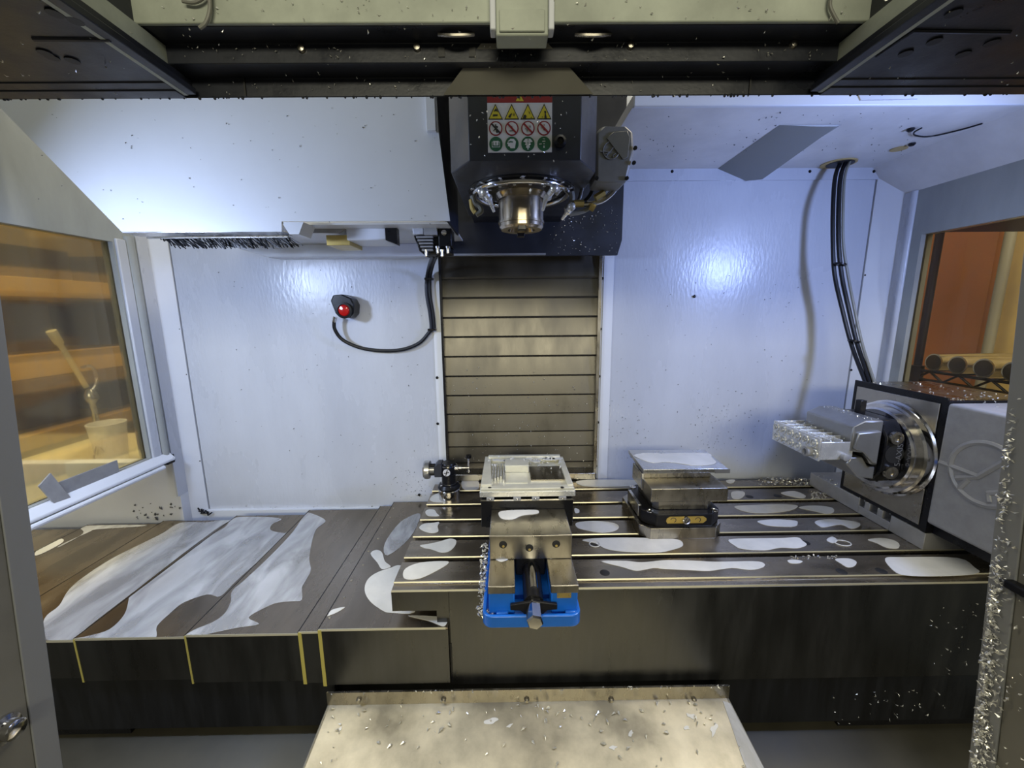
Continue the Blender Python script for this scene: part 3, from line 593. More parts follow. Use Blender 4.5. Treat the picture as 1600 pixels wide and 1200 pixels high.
sk = thing('lower_skirt', (0, 0.70, -0.33), 'black wet skirt panel below the table and way cover', 'skirt')
MB().box(-1.2, -0.345, 0.672, 0.684, -0.302, -0.150).build('skirt_panel', M['skirt'], sk)
MB().box(0.40, 1.05, 0.672, 0.684, -0.315, -0.205).build('skirt_panel', M['skirt'], sk)
MB().box(-0.36, 0.41, 0.690, 0.70, -0.315, -0.190).build('skirt_panel', M['skirt'], sk)
MB().box(-0.94, -0.76, 0.676, 0.72, -0.318, -0.302).build('foot', M['black'], sk)
MB().box(0.66, 0.95, 0.676, 0.72, -0.331, -0.315).build('foot', M['black'], sk)

fc = thing('front_way_cover', (0.03, 0.5, -0.4), 'warm grey steel front way cover plate with chips and puddles', 'way cover')
fa, fb = on('y', 0.645, 510, 1106), on('y', 0.645, 1140, 1102)
zA = fa.z; n0, n1 = Vector((fa.x - 0.002, 0.30, zA - 0.05)), Vector((fb.x + 0.006, 0.30, zA - 0.05))
MB().prism([Vector((fa.x, 0.652, zA)), Vector((fb.x, 0.652, zA)), n1, n0], (0, 0, -0.006)).build('plate', M['front'], fc, bevel=0.0012)
MB().box(fa.x, fb.x, 0.650, 0.654, zA - 0.005, zA + 0.027).build('rear_lip', M['steel'], fc)
MB().prism([Vector((fa.x, 0.652, zA)), n0, n0 + Vector((0, 0, -0.10)), Vector((fa.x, 0.652, zA - 0.10))], (0.004, 0, 0)).build('side_skirt', M['door'], fc)
MB().prism([Vector((fb.x, 0.652, zA)), n1, n1 + Vector((0, 0, -0.10)), Vector((fb.x, 0.652, zA - 0.10))], (-0.004, 0, 0)).build('side_skirt', M['door'], fc)
for px in (561, 693, 823, 955, 1084):
    MB().lathe(on('y', 0.650, px, 1093), (0, -1, 0), [(0.005, 0), (0.005, 0.003), (0.003, 0.005)], 12).build('bolt', M['steel'], fc)
FZ = lambda y: zA - 0.05 * (0.652 - y) / 0.352
for s, (px0, px1) in ((0, (100, 490)), (1, (1165, 1520))):
    q = [Vector((on('z', -0.40, px0, 1150).x, 0.30, -0.46)), Vector((on('z', -0.40, px1, 1150).x, 0.30, -0.46))]
tag(MB().prism([(-0.96, 0.70, -0.322), (-0.36, 0.70, -0.322), (-0.36, 0.25, -0.45), (-0.96, 0.25, -0.45)], (0, 0, -0.006)).build('chip_chute', M['floor']), 'dull metal chip chute left of the front way cover', 'chute', 'chip chutes')
tag(MB().prism([(0.42, 0.70, -0.335), (1.05, 0.70, -0.335), (1.05, 0.25, -0.46), (0.42, 0.25, -0.46)], (0, 0, -0.006)).build('chip_chute', M['floor']), 'dull metal chip chute right of the front way cover', 'chute', 'chip chutes')

# ------------------------------------------------------------------ machine vise
VX = 0.037
vz = thing('machine_vise', (VX, 0.66, 0.0), 'blue and steel machine vise clamped on the front of the table', 'vise')
def rrect(x0, x1, y0, y1, r, z, n=5):
    out = []
    for cx, cy, a in ((x1 - r, y0 + r, -90), (x1 - r, y1 - r, 0), (x0 + r, y1 - r, 90), (x0 + r, y0 + r, 180)):
        for k in range(n + 1): t = R(a + 90 * k / n); out.append(Vector((cx + r * math.cos(t), cy + r * math.sin(t), z)))
    return out
MB().prism(rrect(-0.0455, 0.1125, 0.574, 0.93, 0.014, 0.0), (0, 0, 0.014)).build('base', M['blue'], vz, bevel=0.002)
oa, ia = rrect(-0.0465, 0.1135, 0.571, 0.72, 0.016, 0.0), rrect(-0.0405, 0.1075, 0.577, 0.714, 0.010, 0.0)
nn = len(oa); up_ = Vector((0, 0, 0.021))
MB().add([*oa, *[p + up_ for p in oa], *[p + up_ for p in ia], *ia], [(k + a * nn, (k + 1) % nn + a * nn, (k + 1) % nn + ((a + 1) % 4) * nn, k + ((a + 1) % 4) * nn) for a in range(4) for k in range(nn)]).build('base_rim', M['blue'], vz, bevel=0.0015)
MB().box(-0.036, 0.006, 0.5850, 0.93, 0.013, 0.054).box(0.066, 0.109, 0.5850, 0.93, 0.013, 0.054).build('body', M['blue'], vz, bevel=0.002)
MB().box(0.006, 0.066, 0.72, 0.93, 0.013, 0.060).build('body_web', M['blue'], vz)
MB().box(0.006, 0.066, 0.62, 0.72, 0.013, 0.022).build('bed_floor', M['blue'], vz)
for x0, x1 in ((-0.037, 0.007), (0.065, 0.110)):
    MB().box(x0, x1, 0.583, 0.93, 0.052, 0.066).build('rail', M['steel'], vz, bevel=0.0012)
MB().box(-0.037, 0.110, 0.655, 0.752, 0.0662, 0.112).build('movable_jaw', M['steel'], vz, bevel=0.0012)
MB().box(0.009, 0.063, 0.66, 0.745, 0.030, 0.0662).build('jaw_nut', M['black'], vz, bevel=0.003)
for px, py, mm in [(786, 851, 'lblk'), (869, 850, 'lblk'), (827, 856, 'lblk')]:
    p = on('y', 0.655, px, py); MB().lathe(p, (0, -1, 0), [(0.0072, -0.002), (0.0072, 0.0003), (0.0062, 0.0006)], 18).build('jaw_bore', M[mm], vz)
    MB().lathe(p + Vector((0.0005, 0, -0.0032)), (0, -1, 0), [(0.0024, 0), (0.0024, 0.0009), (0.0015, 0.001)], 10).build('jaw_screw', M['brass'], vz)
MB().cyl((VX, 0.70, 0.044), (VX, 0.584, 0.034), 0.0165, 0.0165, 28).cyl((VX, 0.672, 0.042), (VX, 0.660, 0.041), 0.019, n=28).build('screw', M['black'], vz)
MB().cyl((VX + 0.001, 0.67, 0.0520), (VX + 0.001, 0.60, 0.0455), 0.0085, n=20).build('screw_highlight', M['chrome'], vz)  # chrome cylinder stands in for the highlight along the black screw
MB().prism([(VX - 0.038, 0.583, 0.036), (VX - 0.038, 0.583, 0.027), (VX - 0.022, 0.583, 0.026), (VX - 0.012, 0.583, 0.016), (VX + 0.012, 0.583, 0.016), (VX + 0.022, 0.583, 0.026), (VX + 0.038, 0.583, 0.027), (VX + 0.038, 0.583, 0.036), (VX + 0.014, 0.583, 0.040), (VX, 0.583, 0.044), (VX - 0.014, 0.583, 0.040)], (0, -0.006, 0)).build('bearing_plate', M['black'], vz, bevel=0.001)
MB().lathe((VX, 0.584, 0.031), (0, -1, -0.08), [(0.0145, 0), (0.0145, 0.004), (0.0135, 0.005), (0.0135, 0.034), (0.0115, 0.037)], 6).build('hex_end', M['chrome'], vz, smooth=20)
p = on('y', 0.584, 881, 930)
npl = MB().box(p.x - 0.011, p.x + 0.012, 0.5838, 0.5850, p.z - 0.005, p.z + 0.005).build('nameplate', M['brass'], vz); tag(npl, 'small gold nameplate')
for s in (-1, 1): MB().lathe((p.x + s * 0.009, 0.5838, p.z), (0, -1, 0), [(0.0012, 0), (0.0008, 0.0007)], 8).build('pin', M['steel'], npl)
for x in (-0.024, 0.088): MB().box(x, x + 0.020, 0.5785, 0.586, 0.014, 0.0205).build('boss', M['blue'], vz, bevel=0.002)

# black jaw block and milled work piece
fx = thing('jaw_block', (0.035, 0.80, 0.07), 'wide black jaw block standing behind the steel vise jaw', 'jaw block')
MB().box(-0.058, 0.127, 0.7525, 0.90, 0.074, 0.131).build('block', M['black'], fx, bevel=0.001)
MB().box(-0.0585, 0.1275, 0.7515, 0.754, 0.1305, 0.1335).build('polished_rim', M['chrome'], fx)
MB().box(-0.05, 0.12, 0.765, 0.89, 0.066, 0.074).build('foot', M['black'], fx)
for px in (766, 808, 837, 879):
    p = on('y', 0.752, px, 773.5); f = MB().box(p.x - 0.0075, p.x + 0.0075, 0.7495, 0.760, 0.1312, 0.1385).build('gripper', M['castgrey'], fx, bevel=0.0012)
    MB().ball((p.x, 0.7490, 0.1355), 0.0028, 10).build('gripper_pin', M['chrome'], f)
wp = thing('milled_workpiece', (0.036, 0.84, 0.137), 'milled aluminium block with a deep pocket full of coolant on the black jaw', 'work piece')
x0, x1, y0, y1, z0, z1 = -0.060, 0.131, 0.752, 0.925, 0.1385, 0.150
MB().box(x0, x1, y0, y1, z0, z1).build('plate', M['alum'], wp, bevel=0.001)
MB().box(x0 + 0.001, x1 - 0.001, y0 + 0.001, y1, z1, z1 + 0.0006).build('top_skin', M['creamalu'], wp)
fr = MB()
fr.prism([(x0 + .002, y0 + .002, z1), (x1 - .002, y0 + .002, z1), (x1 - .004, y0 + .018, z1), (x0 + .006, y0 + .018, z1)], (0, 0, 0.006))
fr.prism([(x0 + .002, y0 + .012, z1), (x0 + .024, y0 + .014, z1), (x0 + .016, y1 - .03, z1), (x0 + .020, y1, z1), (x0 + .002, y1, z1)], (0, 0, 0.010))
fr.box(x1 - 0.014, x1 - 0.002, y0 + 0.012, y1, z1, z1 + 0.008)
fr.box(x0 + 0.01, x1 - 0.01, y1 - 0.012, y1, z1, z1 + 0.014)
fr.build('pocket_wall', M['creamalu'], wp, bevel=0.0015)
MB().box(-0.010, 0.043, 0.845, 0.885, z1, z1 + 0.018).build('centre_boss', M['creamalu'], wp, bevel=0.0015)
for k in range(4): MB().box(-0.038 + k * 0.006, -0.035 + k * 0.006, 0.80 + k * 0.004, 0.885, z1, z1 + 0.007).build('rib', M['alum'], wp)
MB().box(-0.014, -0.011, 0.795, 0.885, z1, z1 + 0.008).build('rib', M['alum'], wp)
MB().box(0.045, 0.117, 0.80, 0.875, z1, z1 + 0.0035).build('pocket_floor', M['steel'], wp)
MB().box(-0.009, 0.038, 0.79, 0.842, z1, z1 + 0.0022).build('pocket_floor', M['creamalu'], wp)
for x, y in ((-0.040, 0.759), (0.105, 0.756)): MB().lathe((x, y, z1 + .006), (0, 0, 1), [(0.0035, -0.001), (0.0035, 0.0003)], 12).build('bore', M['lblk'], wp)
rnd = random.Random(9)
pd = MB()
for k in range(10):
    cx, cy = x0 + 0.03 + k * 0.0155, 0.90 + rnd.uniform(-0.01, 0.012); r = rnd.uniform(0.006, 0.012)
    pd.prism(smooth_path([(cx + 1.4 * r * math.cos(t) * rnd.uniform(.7, 1.2), cy + r * math.sin(t) * rnd.uniform(.6, 1.1), z1 + 0.0142 if abs(cy - 0.919) < 0.006 else z1 + 0.0095) for t in [k2 * 2 * math.pi / 7 for k2 in range(7)]], 3, True), (0, 0, 0.0012))
pd.build('coolant_foam', M['milk'], wp)

# ------------------------------------------------------------------ tool setting probe
pbx, pby = -0.166, 1.040
tp = thing('tool_setter', (pbx, pby, 0.0), 'small black tool setter probe on a chrome round base at the table rear', 'tool setter')
MB().lathe((pbx, pby, 0.0), (0, 0, 1), [(0.029, 0), (0.029, 0.026), (0.026, 0.030), (0.020, 0.031)], 32).build('base', M['chrome'], tp)
MB().lathe((pbx, pby, 0.030), (0, 0, 1), [(0.030, 0), (0.031, 0.004), (0.026, 0.012), (0.019, 0.014), (0.019, 0.040), (0.0205, 0.042), (0.0205, 0.068), (0.018, 0.072)], 32).build('column', M['black'], tp)
MB().lathe((pbx, pby, 0.0435), (0, 0, 1), [(0.0198, 0), (0.0198, 0.0015)], 32).build('bright_ring', M['chrome'], tp)
MB().lathe((pbx, pby, 0.094), (0, 0, 1), [(0.0212, 0), (0.0212, 0.0018)], 32).build('bright_ring', M['chrome'], tp)
MB().prism([(pbx - 0.015, pby - 0.017, 0.066), (pbx - 0.036, pby - 0.017, 0.066), (pbx - 0.036, pby - 0.017, 0.096), (pbx - 0.028, pby - 0.017, 0.104), (pbx - 0.015, pby - 0.017, 0.104)], (0, 0.034, 0)).build('arm_block', M['headnavy'], tp, bevel=0.002)
for z in (0.070, 0.094): MB().cyl((pbx - 0.036, pby, z), (pbx - 0.054, pby, z), 0.005, n=12).build('pin', M['black'], tp)
MB().lathe((pbx - 0.050, pby, 0.082), (-1, 0, 0), [(0.010, -0.012), (0.010, 0), (0.024, 0.0), (0.025, 0.004), (0.025, 0.012), (0.022, 0.016)], 24).build('knob', M['alu'], tp)
MB().lathe((pbx + 0.018, pby, 0.086), (1, 0, 0), [(0.010, 0), (0.010, 0.008), (0.006, 0.010), (0.006, 0.018), (0.0035, 0.019), (0.0035, 0.038)], 12).build('stylus_arm', M['chrome'], tp)
MB().cyl((pbx + 0.056, pby, 0.074), (pbx + 0.056, pby, 0.116), 0.0030, n=10).cyl((pbx + 0.056, pby, 0.074), (pbx + 0.056, pby, 0.078), 0.006, n=12).build('stylus', M['chrome'], tp)
MB().cyl((pbx + 0.056, pby, 0.114), (pbx + 0.056, pby, 0.122), 0.0075, n=16).build('stylus_disc', M['black'], tp)
cc2 = Vector((pbx - 0.002, pby - 0.0215, 0.081))
mb_ = MB().lathe(cc2, (0, -1, 0), [(0.0098, 0), (0.0098, 0.0006)], 24, 0)
for pts in ([(-.75, -.1), (-.1, -.1), (.3, .8)], [(-.3, -.85), (.1, .0), (.75, .1)]): mb_.tube([cc2 + Vector((a * 0.009, -0.0008, b * 0.009)) for a, b in pts], 0.0012, 6, 1)
mb_.build('badge', [M['lwhite'], M['lblk']], tp)
for a in (0.4, 1.6, 2.8, 3.9, 5.1): MB().lathe((pbx + 0.025 * math.cos(a), pby + 0.025 * math.sin(a), 0.038), (0, 0, 1), [(0.003, 0), (0.003, 0.005)], 8).build('screw', M['chrome'], tp)

# ------------------------------------------------------------------ pallet fixture
def chamf(x0, x1, y0, y1, c, z): return [Vector(p) for p in [(x0 + c, y0, z), (x1 - c, y0, z), (x1, y0 + c, z), (x1, y1 - c, z), (x1 - c, y1, z), (x0 + c, y1, z), (x0, y1 - c, z), (x0, y0 + c, z)]]
pf = thing('pallet_base', (0.385, 0.90, 0.0), 'low steel pallet base with black clamp ring and gold plate on the table', 'fixture')
MB().prism(chamf(0.292, 0.478, 0.820, 0.995, 0.020, 0.0), (0, 0, 0.026)).build('base_plate', M['steel'], pf, bevel=0.0015)
MB().prism(chamf(0.300, 0.478, 0.826, 0.985, 0.026, 0.026), (0, 0, 0.030)).build('clamp_ring', M['black'], pf, bevel=0.003)
MB().box(0.2985, 0.306, 0.870, 0.950, 0.030, 0.058).build('side_plate', M['alu'], pf, bevel=0.001)
g0 = MB().prism([(0.347, 0.8262, 0.041), (0.350, 0.8262, 0.035), (0.430, 0.8262, 0.035), (0.437, 0.8262, 0.041), (0.437, 0.8262, 0.046), (0.430, 0.8262, 0.051), (0.356, 0.8262, 0.051), (0.349, 0.8262, 0.047)], (0, -0.0012, 0)).build('gold_plate', M['gold'], pf)
for x in (0.363, 0.418): MB().tube([(x + 0.006 * math.cos(t), 0.8248, 0.043 + 0.0055 * math.sin(t)) for t in [k * 0.6 - 1.2 for k in range(8)]], 0.0008, 5).build('turn_arrow', M['lblk'], g0)
MB().lathe((0.391, 0.826, 0.043), (0, -1, 0), [(0.0085, 0), (0.0085, 0.005), (0.0055, 0.006), (0.0045, 0.002)], 18).build('clamp_screw', M['chrome'], pf)
for x, y in ((0.316, 0.842), (0.462, 0.842), (0.316, 0.968), (0.462, 0.968)):
    MB().lathe((x, y, 0.056), (0, 0, 1), [(0.0075, 0), (0.0075, 0.0018), (0.005, 0.0022), (0.0045, 0.001)], 16).build('cap_screw', M['chrome'], pf)
db = thing('dovetail_block', (0.40, 0.90, 0.056), 'heavy steel dovetail block clamped in the pallet base', 'fixture')
MB().prism(chamf(0.326, 0.462, 0.848, 0.97, 0.012, 0.0565), (0, 0, 0.020)).build('neck', M['steel'], db, bevel=0.001)
MB().box(0.318, 0.492, 0.845, 0.97, 0.0765, 0.108).build('block', M['steel'], db, bevel=0.0012)
MB().box(0.320, 0.480, 0.905, 0.97, 0.108, 0.126).build('clamp_step', M['steel'], db, bevel=0.001)
MB().box(0.312, 0.318, 0.895, 0.965, 0.084, 0.124).build('side_clip', M['alu'], db, bevel=0.001)
tpz = 0.1265
ap = thing('aluminium_plate', (0.42, 0.96, tpz), 'flat aluminium plate wet with coolant on top of the dovetail block', 'plate')
MB().prism([(0.312, 0.888, tpz), (0.512, 0.888, tpz), (0.520, 1.02, tpz), (0.318, 1.025, tpz)], (0, 0, 0.010)).build('plate', M['alu'], ap, bevel=0.001)
MB().box(0.480, 0.515, 0.885, 0.888, tpz + 0.0, tpz + 0.0095).build('plate_end', M['jawsilver'], ap)

# ------------------------------------------------------------------ rotary table
ra = thing('rotary_table', (0.95, 0.85, 0.0), 'grey rotary table with round platter and embossed badge at the table end', 'rotary')
RX = 0.862
body = MB().prism([(RX + 0.012, 0.775, 0.039), (RX + 0.012, 0.985, 0.039), (RX + 0.012, 0.985, 0.322), (RX + 0.012, 0.775, 0.322)], (0.178, 0, 0)).build('platter_housing', M['steel'], ra, bevel=0.003)
MB().box(RX + 0.008, RX + 0.012, 0.771, 0.989, 0.0385, 0.326).build('housing_rim', M['black'], ra, bevel=0.001)
MB().box(RX + 0.006, RX + 0.0085, 0.782, 0.978, 0.048, 0.312).build('housing_face', M['steel'], ra, bevel=0.001)
MB().box(RX, 1.05, 0.56, 0.764, 0.064, 0.318).build('motor_cover', M['castgrey'], ra, bevel=0.006, seg=3)
MB().box(RX + 0.003, 1.05, 0.764, 0.774, 0.040, 0.322).build('cover_gasket', M['black'], ra)
MB().box(RX + 0.02, 1.05, 0.60, 0.985, 0.039, 0.064).build('underbody', M['black'], ra)
PC = Vector((RX, 0.872, 0.190))
MB().lathe(PC + Vector((0.006, 0, 0)), (-1, 0, 0), [(0.108, 0), (0.108, 0.004), (0.104, 0.006), (0.104, 0.020), (0.100, 0.023)], 64).build('platter', M['chrome'], ra)
MB().lathe(PC + Vector((-0.017, 0, 0)), (-1, 0, 0), [(0.092, 0), (0.092, 0.012), (0.088, 0.015)], 64).build('platter_step', M['chrome'], ra)
for a in range(6):
    t = R(a * 60 + 15); c = PC + Vector((-0.028, 0.070 * math.cos(t), 0.070 * math.sin(t)))
    MB().box(c.x - 0.006, c.x + 0.002, c.y - 0.006, c.y + 0.006, c.z - 0.006, c.z + 0.006).build('clamp_lug', M['black'], ra, bevel=0.001)
bc = on('x', RX - 0.0005, 1538, 741)
emblem(MB(), lambda u, v: Vector((RX + 0.0028, bc.y - u * 0.057, bc.z + v * 0.057)), 0.0062, 1.0, BADGE, 48).build('badge', M['castgrey'], ra)
# machined riser plate below the rotary
rp = thing('riser_plate', (0.92, 0.92, 0.0), 'machined aluminium riser plate with notches under the rotary table', 'plate')
XP = 0.868
HP = 0.038
MB().box(XP, 1.04, 0.765, 0.842, 0.0003, HP).box(XP, 1.04, 0.925, 1.09, 0.0003, HP).box(XP, 1.04, 0.842, 0.925, 0.0003, 0.020).build('plate', M['riser'], rp, bevel=0.001)
for y in (0.862, 0.896): MB().box(XP, XP + 0.05, y, y + 0.014, 0.020, HP).build('tooth', M['riser'], rp, bevel=0.0008)
MB().box(XP + 0.05, XP + 0.11, 0.842, 0.925, 0.020, HP - 0.002).build('bridge', M['steel'], rp, bevel=0.001)
MB().lathe((XP + 0.022, 0.815, HP), (0, 0, 1), [(0.007, -0.002), (0.007, 0.0004), (0.0055, 0.0005)], 14).build('bore', M['lblk'], rp)

# self centring vise on the platter
rv = thing('rotary_vise', (0.79, 0.87, 0.10), 'black and silver five axis vise bolted on the rotary platter', 'vise')
bx0 = RX - 0.034
MB().prism([Vector((bx0, y, z)) for y, z in [(0.80, 0.165), (0.80, 0.235), (0.822, 0.268), (0.925, 0.268), (0.945, 0.235), (0.945, 0.165), (0.925, 0.130), (0.822, 0.130)]], (-0.040, 0, 0)).build('base', M['black'], rv, bevel=0.003)
MB().box(bx0 - 0.052, bx0 - 0.036, 0.812, 0.935, 0.150, 0.262).build('bed', M['black'], rv, bevel=0.002)
jn = [Vector((bx0 - d, 0.806, z)) for d, z in [(0.045, 0.272), (0.080, 0.272), (0.108, 0.258), (0.108, 0.205), (0.075, 0.200), (0.060, 0.175), (0.045, 0.172)]]
MB().prism([p.xyz for p in jn], (0, 0.135, 0)).build('jaw', M['jawsilver'], rv, bevel=0.0035)
jl = [Vector((bx0 - d, 0.810, z)) for d, z in [(0.045, 0.168), (0.060, 0.168), (0.075, 0.190), (0.100, 0.190), (0.108, 0.175), (0.080, 0.145), (0.045, 0.140)]]
MB().prism([p.xyz for p in jl], (0, 0.128, 0)).build('jaw', M['jawsilver'], rv, bevel=0.0025)
MB().prism([Vector((bx0 - d, 0.800, z)) for d, z in [(0.052, 0.250), (0.100, 0.246), (0.104, 0.212), (0.085, 0.205), (0.060, 0.180), (0.052, 0.178)]], (0, 0.008, 0)).build('jaw_cheek', M['jawsilver'], rv, bevel=0.002)
MB().box(bx0 - 0.042, bx0 - 0.028, 0.87, 0.885, 0.262, 0.300).build('index_pin', M['black'], rv, bevel=0.0015)
for y, z in ((0.7985, 0.236), (0.7985, 0.160)):
    c = Vector((bx0 - 0.022, y, z)); MB().lathe(c, (0, -1, 0), [(0.0135, -0.004), (0.0135, 0.004), (0.008, 0.005), (0.007, 0.001)], 20).build('cap_screw', M['steel'], rv)
tx = bpy.data.curves.new('lettering', 'FONT'); tx.body = '5-AXIS'; tx.size = 0.017; tx.extrude = 0.0003; tx.align_x = 'CENTER'
to = bpy.data.objects.new('lettering_curve', tx); COL.objects.link(to); bpy.context.view_layer.update()
me = bpy.data.meshes.new_from_object(to.evaluated_get(bpy.context.evaluated_depsgraph_get())); bpy.data.objects.remove(to)
me.materials.clear(); me.materials.append(M['jawsilver'])
lt = bpy.data.objects.new('lettering', me); COL.objects.link(lt); lt.parent = rv
lt.matrix_local = Matrix.Translation(Vector((bx0 - 0.004, 0.7990, 0.198)) - rv.location) @ Matrix.Rotation(R(90), 4, 'X') @ Matrix.Rotation(R(90), 4, 'Z')
MB().cyl((bx0 - 0.018, 0.7995, 0.200), (bx0 - 0.018, 0.84, 0.200), 0.020, n=24).build('bore', M['lblk'], rv)

ww = thing('pocketed_workpiece', (0.68, 0.88, 0.17), 'bright thin walled aluminium part with cells gripped in the rotary vise', 'work piece')
bx1 = bx0 - 0.100
pa = lambda d, y, z: Vector((bx1 - d, y, z))
MB().box(bx1 - 0.070, bx1, 0.812, 0.955, 0.196, 0.200).build('floor', M['alum'], ww, bevel=0.0008)
MB().box(bx1 - 0.070, bx1, 0.812, 0.955, 0.186, 0.190).build('lower_web', M['alum'], ww, bevel=0.0008)
MB().box(bx1 - 0.072, bx1 - 0.068, 0.808, 0.960, 0.183, 0.232).build('side_wall', M['alum'], ww, bevel=0.0008)
MB().box(bx1 - 0.070, bx1, 0.808, 0.812, 0.186, 0.225).build('end_wall', M['alum'], ww, bevel=0.0008)
MB().box(bx1 - 0.070, bx1, 0.952, 0.956, 0.186, 0.232).build('end_wall', M['alum'], ww, bevel=0.0008)
for k in range(5): MB().box(bx1 - 0.070, bx1, 0.834 + k * 0.023, 0.837 + k * 0.023, 0.200, 0.231).build('cell_wall', M['alum'], ww, bevel=0.0005)
for k in range(2): MB().box(bx1 - 0.048 + k * 0.024, bx1 - 0.045 + k * 0.024, 0.812, 0.953, 0.200, 0.228).build('cell_wall', M['alum'], ww, bevel=0.0005)
for k in range(6):
    for r_ in range(2):
        cy, cz = 0.821 + k * 0.0245 + r_ * 0.004, 0.196 + r_ * 0.022
        MB().tube([(bx1 - 0.0722, cy + 0.0088 * math.cos(t), cz + 0.0088 * math.sin(t)) for t in [q * math.pi / 8 for q in range(16)]], 0.0024, 6, closed=True).ball((bx1 - 0.0718, cy, cz), 0.0045, 8).build('cell_boss', M['alum'], ww)
bp = on('x', bx1 - 0.074, 1266, 705)
MB().lathe(bp + Vector((0.004, 0, 0)), (-1, 0, 0), [(0.0105, 0), (0.0105, 0.016), (0.0065, 0.017), (0.005, 0.010)], 18).build('clamp_bolt', M['castgrey'], ww)
MB().lathe((bx1 - 0.020, 0.808, 0.194), (0, -1, 0), [(0.0075, 0), (0.0075, 0.010), (0.0045, 0.011)], 14).build('clamp_bolt', M['castgrey'], ww)

# ------------------------------------------------------------------ sensor camera and cables
sn = thing('camera_sensor', on('y', 1.15, 535, 485), 'small black camera sensor with red lens on the left rear panel', 'sensor')
MB().prism([on('y', 1.13, *q) for q in [(516, 470), (520, 461), (534, 460), (548, 466), (553, 476), (552, 490), (546, 497), (530, 496), (524, 490)]], (0, 0.048, 0)).build('body', M['black'], sn, bevel=0.003)
c = on('y', 1.129, 538, 485)
MB().lathe(c, (0, -1, 0), [(0.022, 0), (0.022, 0.005), (0.0165, 0.006), (0.016, 0.002)], 24).build('bezel', M['rubber'], sn)
tag(MB().lathe(c + Vector((0, -0.003, 0)), (0, -1, 0), [(0.0155, 0), (0.013, 0.0025), (0.004, 0.004)], 20).build('lens', M['lens'], sn), 'glossy red round lens')
MB().cyl(on('y', 1.15, 524, 495), on('y', 1.15, 522, 503), 0.006, n=10).build('gland', M['chrome'], sn)
pts = [(522, 502), (523, 514), (532, 528), (548, 538), (570, 545), (600, 548), (630, 546), (655, 536), (670, 520), (674, 513), (672, 490), (667, 460), (667, 436), (671, 415), (677, 399)]
ys = [1.150, 1.15, 1.155, 1.16, 1.165, 1.168, 1.168, 1.168, 1.168, 1.168, 1.168, 1.168, 1.165, 1.12, 0.985]
cb = thing('sensor_cable', on('y', 1.168, 600, 548), 'black cable looping below the red lens camera sensor', 'cable')
MB().tube(smooth_path([on('y', y, *q) for q, y in zip(pts, ys)], 5), 0.0052, 8).build('cable', M['rubber'], cb)
MB().tube(smooth_path([on('y', y - 0.002, q[0] + 5, q[1]) for q, y in zip(pts[9:], ys[9:])], 5), 0.0042, 8).build('second_cable', M['rubber'], cb)
for q in ((669, 436), (674, 515)):
    p = on('y', 1.168, *q); MB().box(p.x - 0.009, p.x + 0.014, 1.157, 1.179, p.z - 0.003, p.z + 0.003).build('cable_clip', M['black'], cb, bevel=0.001)
base_pts = [(1318, 250, 1.14), (1309, 275, 1.125), (1306, 320, 1.10), (1306, 380, 1.09), (1312, 430, 1.085), (1322, 480, 1.08), (1336, 540, 1.05), (1356, 599, 0.985)]
lab3 = ['thick black rotary cable hanging from the ceiling opening', 'middle black cable of the bundle hanging beside the right corner', 'thin grey cable along the bundle hanging beside the right corner']
for k, (dx, dx2, r, mm) in enumerate([(-3, -8, 0.0048, 'rubber'), (5, 3, 0.0050, 'rubber'), (11, 13, 0.0032, 'hose')]):
    p = []
    for j, (a, b, y) in enumerate(base_pts):
        f = math.sin(math.pi * j / 7); p.append(on('y', y - 0.010 * k, a + dx + (dx2 - dx) * f * (1.0 if j > 3 else 0.35), b))
    tag(MB().tube(smooth_path(p, 6), r, 8).build('hanging_cable', M[mm]), lab3[k], 'cable', 'cables hanging from the ceiling')
for i, q in enumerate(((1313, 413), (1334, 533))):
    p = on('y', 1.072 if i == 0 else 1.045, *q)
    tag(MB().lathe(p, (0.25, 0, 1), [(0.0135, -0.002), (0.0135, 0.002), (0.010, 0.002), (0.010, -0.002)], 14).build('cable_tie', M['black']), ['black tie around the upper part of the hanging cables', 'black tie around the lower part of the hanging cables'][i], 'cable tie', 'ties on the hanging cables')

# door operators peeking out above the header
for s, pts_o, nm in ((-1, [(172, -30), (232, -30), (240, 6), (234, 13), (190, 13)], 'left'), (1, [(1395, -30), (1455, -30), (1440, 2), (1425, 6), (1402, 5)], 'right')):
    c = on('y', 0.41, *pts_o[0])
    dop = thing('door_operator', c, 'orange door operator block with black clamp above the %s header flange' % nm, 'door operator', 'door operators')
    MB().prism([on('y', 0.41, *q) for q in pts_o], (0, 0.02, 0)).build('orange_block', M['orangebox'], dop, bevel=0.001)
    o2 = [(236, -20), (272, -20), (282, 8), (287, 36), (262, 34), (240, 22)] if s < 0 else [(1358, -20), (1405, -20), (1402, 6), (1385, 22), (1360, 30), (1352, 8)]
    MB().prism([on('y', 0.405, *q) for q in o2], (0, 0.02, 0)).build('clamp', M['black'], dop, bevel=0.0015)
    for q in ((243, 4), (250, 14), (281, 10)) if s < 0 else ((1357, 3), (1368, 5), (1378, 12)):
        MB().lathe(on('y', 0.404, *q), (0, -1, 0), [(0.0035, 0), (0.0035, 0.003), (0.0018, 0.003), (0.0015, 0.001)], 12).build('bolt', M['black'], dop)
    hp = [(285, 2), (303, 4), (318, -4), (326, -20)] if s < 0 else [(1300, -12), (1297, 8), (1302, 22), (1310, 36)]
    MB().tube(smooth_path([on('y', 0.395, *q) for q in hp], 5), 0.0014, 8).build('hose', M['hose'], dop)
    if s < 0: MB().tube(smooth_path([on('y', 0.395, *q) for q in [(327, -10), (328, 15), (322, 35), (312, 44)]], 5), 0.0016, 8).build('hose', M['hose'], dop)

